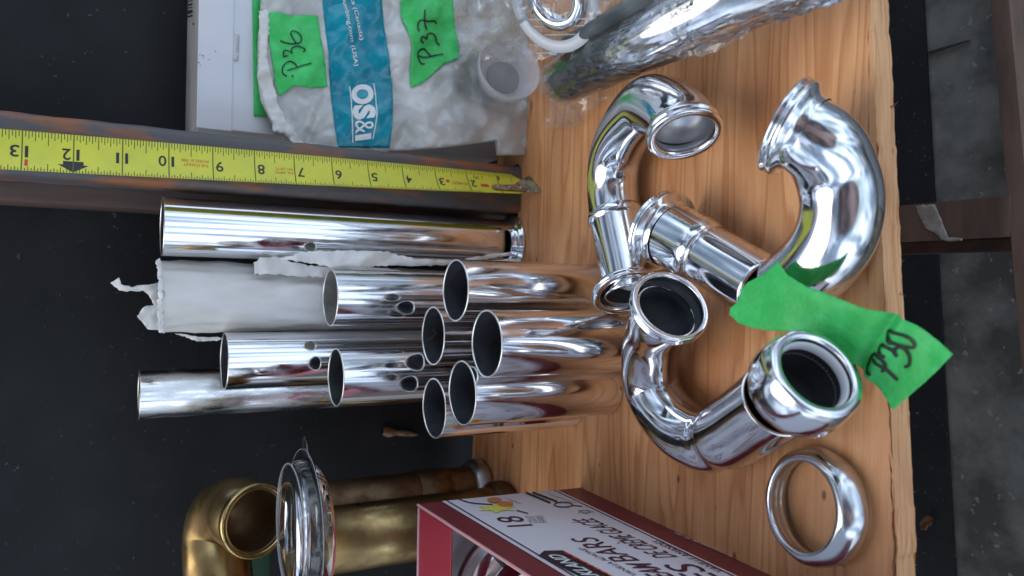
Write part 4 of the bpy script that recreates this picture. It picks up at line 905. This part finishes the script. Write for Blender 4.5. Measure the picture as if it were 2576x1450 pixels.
# clear clamshell with white washer
cp = plane3(atz(1400, 130, .045), atz(1180, 135, .075), atz(1300, -30, .085))
cl = thing('clear_clamshell', cp(1300, 50), 'clear plastic clamshell pack with a big white washer inside, above the bag', 'package')
sheet('shell', [(1150, -40), (1152, 60), (1165, 110), (1180, 128), (1240, 134), (1320, 136), (1400, 128), (1450, 105), (1480, 80), (1560, 30), (1640, -40)], cp, clear_crinkle, cl, 14, .006, .02, 0, 61, facet=.0016, off=.006)
sheet('shell', [(1150, -40), (1155, 100), (1240, 128), (1330, 134), (1410, 126), (1470, 90), (1540, 35), (1620, -40)], cp, clear_stiff, cl, 26, .004, .03, 0, 62, off=-.004, facet=.001)
wc = cp(1395, 5, 0); bm = bmesh.new(); rw = 128*depth(wc)/F_PX
lathe(bm, [(rw, 0), (rw, .0015), (rw*.76, .0015), (rw*.76, 0), (rw, 0)], wc, axis_of(1390, 10, -.5, .3, .8), 80); obj('white_washer', bm, washer_m, cl)
wc2 = cp(1400, -10, .001); bm = bmesh.new(); lathe(bm, [(rw*.62, -.006), (rw*.66, -.003), (rw*.64, .002), (rw*.5, .003), (rw*.42, .002), (rw*.42, -.006)], wc2, axis_of(1390, 10, -.5, .3, .8), 64); obj('chrome_flange', bm, chrome, cl)
bm = bmesh.new()
for y_ in (22, 40, 62, 88, 108):
    a = cp(1340+y_*.2, y_, .0085); b = cp(1600-y_*1.3, y_-6, .0085); sweep(bm, [a, a.lerp(b, .5), b], [.00045]*3, 6, 2, hollow=False)
obj('moulded_ribs', bm, MATS.get('plastic_rib') or bpy.data.materials['plastic_rib'], cl)
# frosted plastic cup
cc = atz(1283, 172, .034); cax = axis_of(1283, 172, .55, -.75, .80)
rc_ = 84*depth(cc)/F_PX; cup = thing('frosted_cup', cc, 'frosted translucent plastic cup between the printed bag and the wrapped tube', 'cup')
bm = bmesh.new(); lathe(bm, [(.0005, -.020), (rc_*.5, -.020), (rc_*.8, -.016), (rc_*.95, -.006), (rc_, 0), (rc_*.97, .0008), (rc_*.92, -.001), (rc_*.87, -.007), (rc_*.72, -.0145), (rc_*.45, -.018), (.0005, -.018)], cc, cax, 64); obj('bowl', bm, frost_m, cup)
bm = bmesh.new(); lathe(bm, [(.0005, -.012), (rc_*.5, -.012), (rc_*.53, -.0145), (.0005, -.0146)], cc+cax*0, cax, 48); obj('grey_disc', bm, mat('grey_disc', (.3, .31, .32), .4, 0, alphamix=.4), cup)
sheet_o = sheet('clear_film_scrap', [(1150, 130), (1200, 150), (1215, 200), (1230, 225), (1290, 250), (1330, 262), (1330, 290), (1240, 280), (1160, 250), (1130, 190)], lambda x, y, o: bagsurf(x, y, .006+o), clear_crinkle, None, 14, .004, .05, 0, 71, facet=.0014)
tag(sheet_o, 'crinkled clear film scrap over the lower end of the printed bag', 'film')
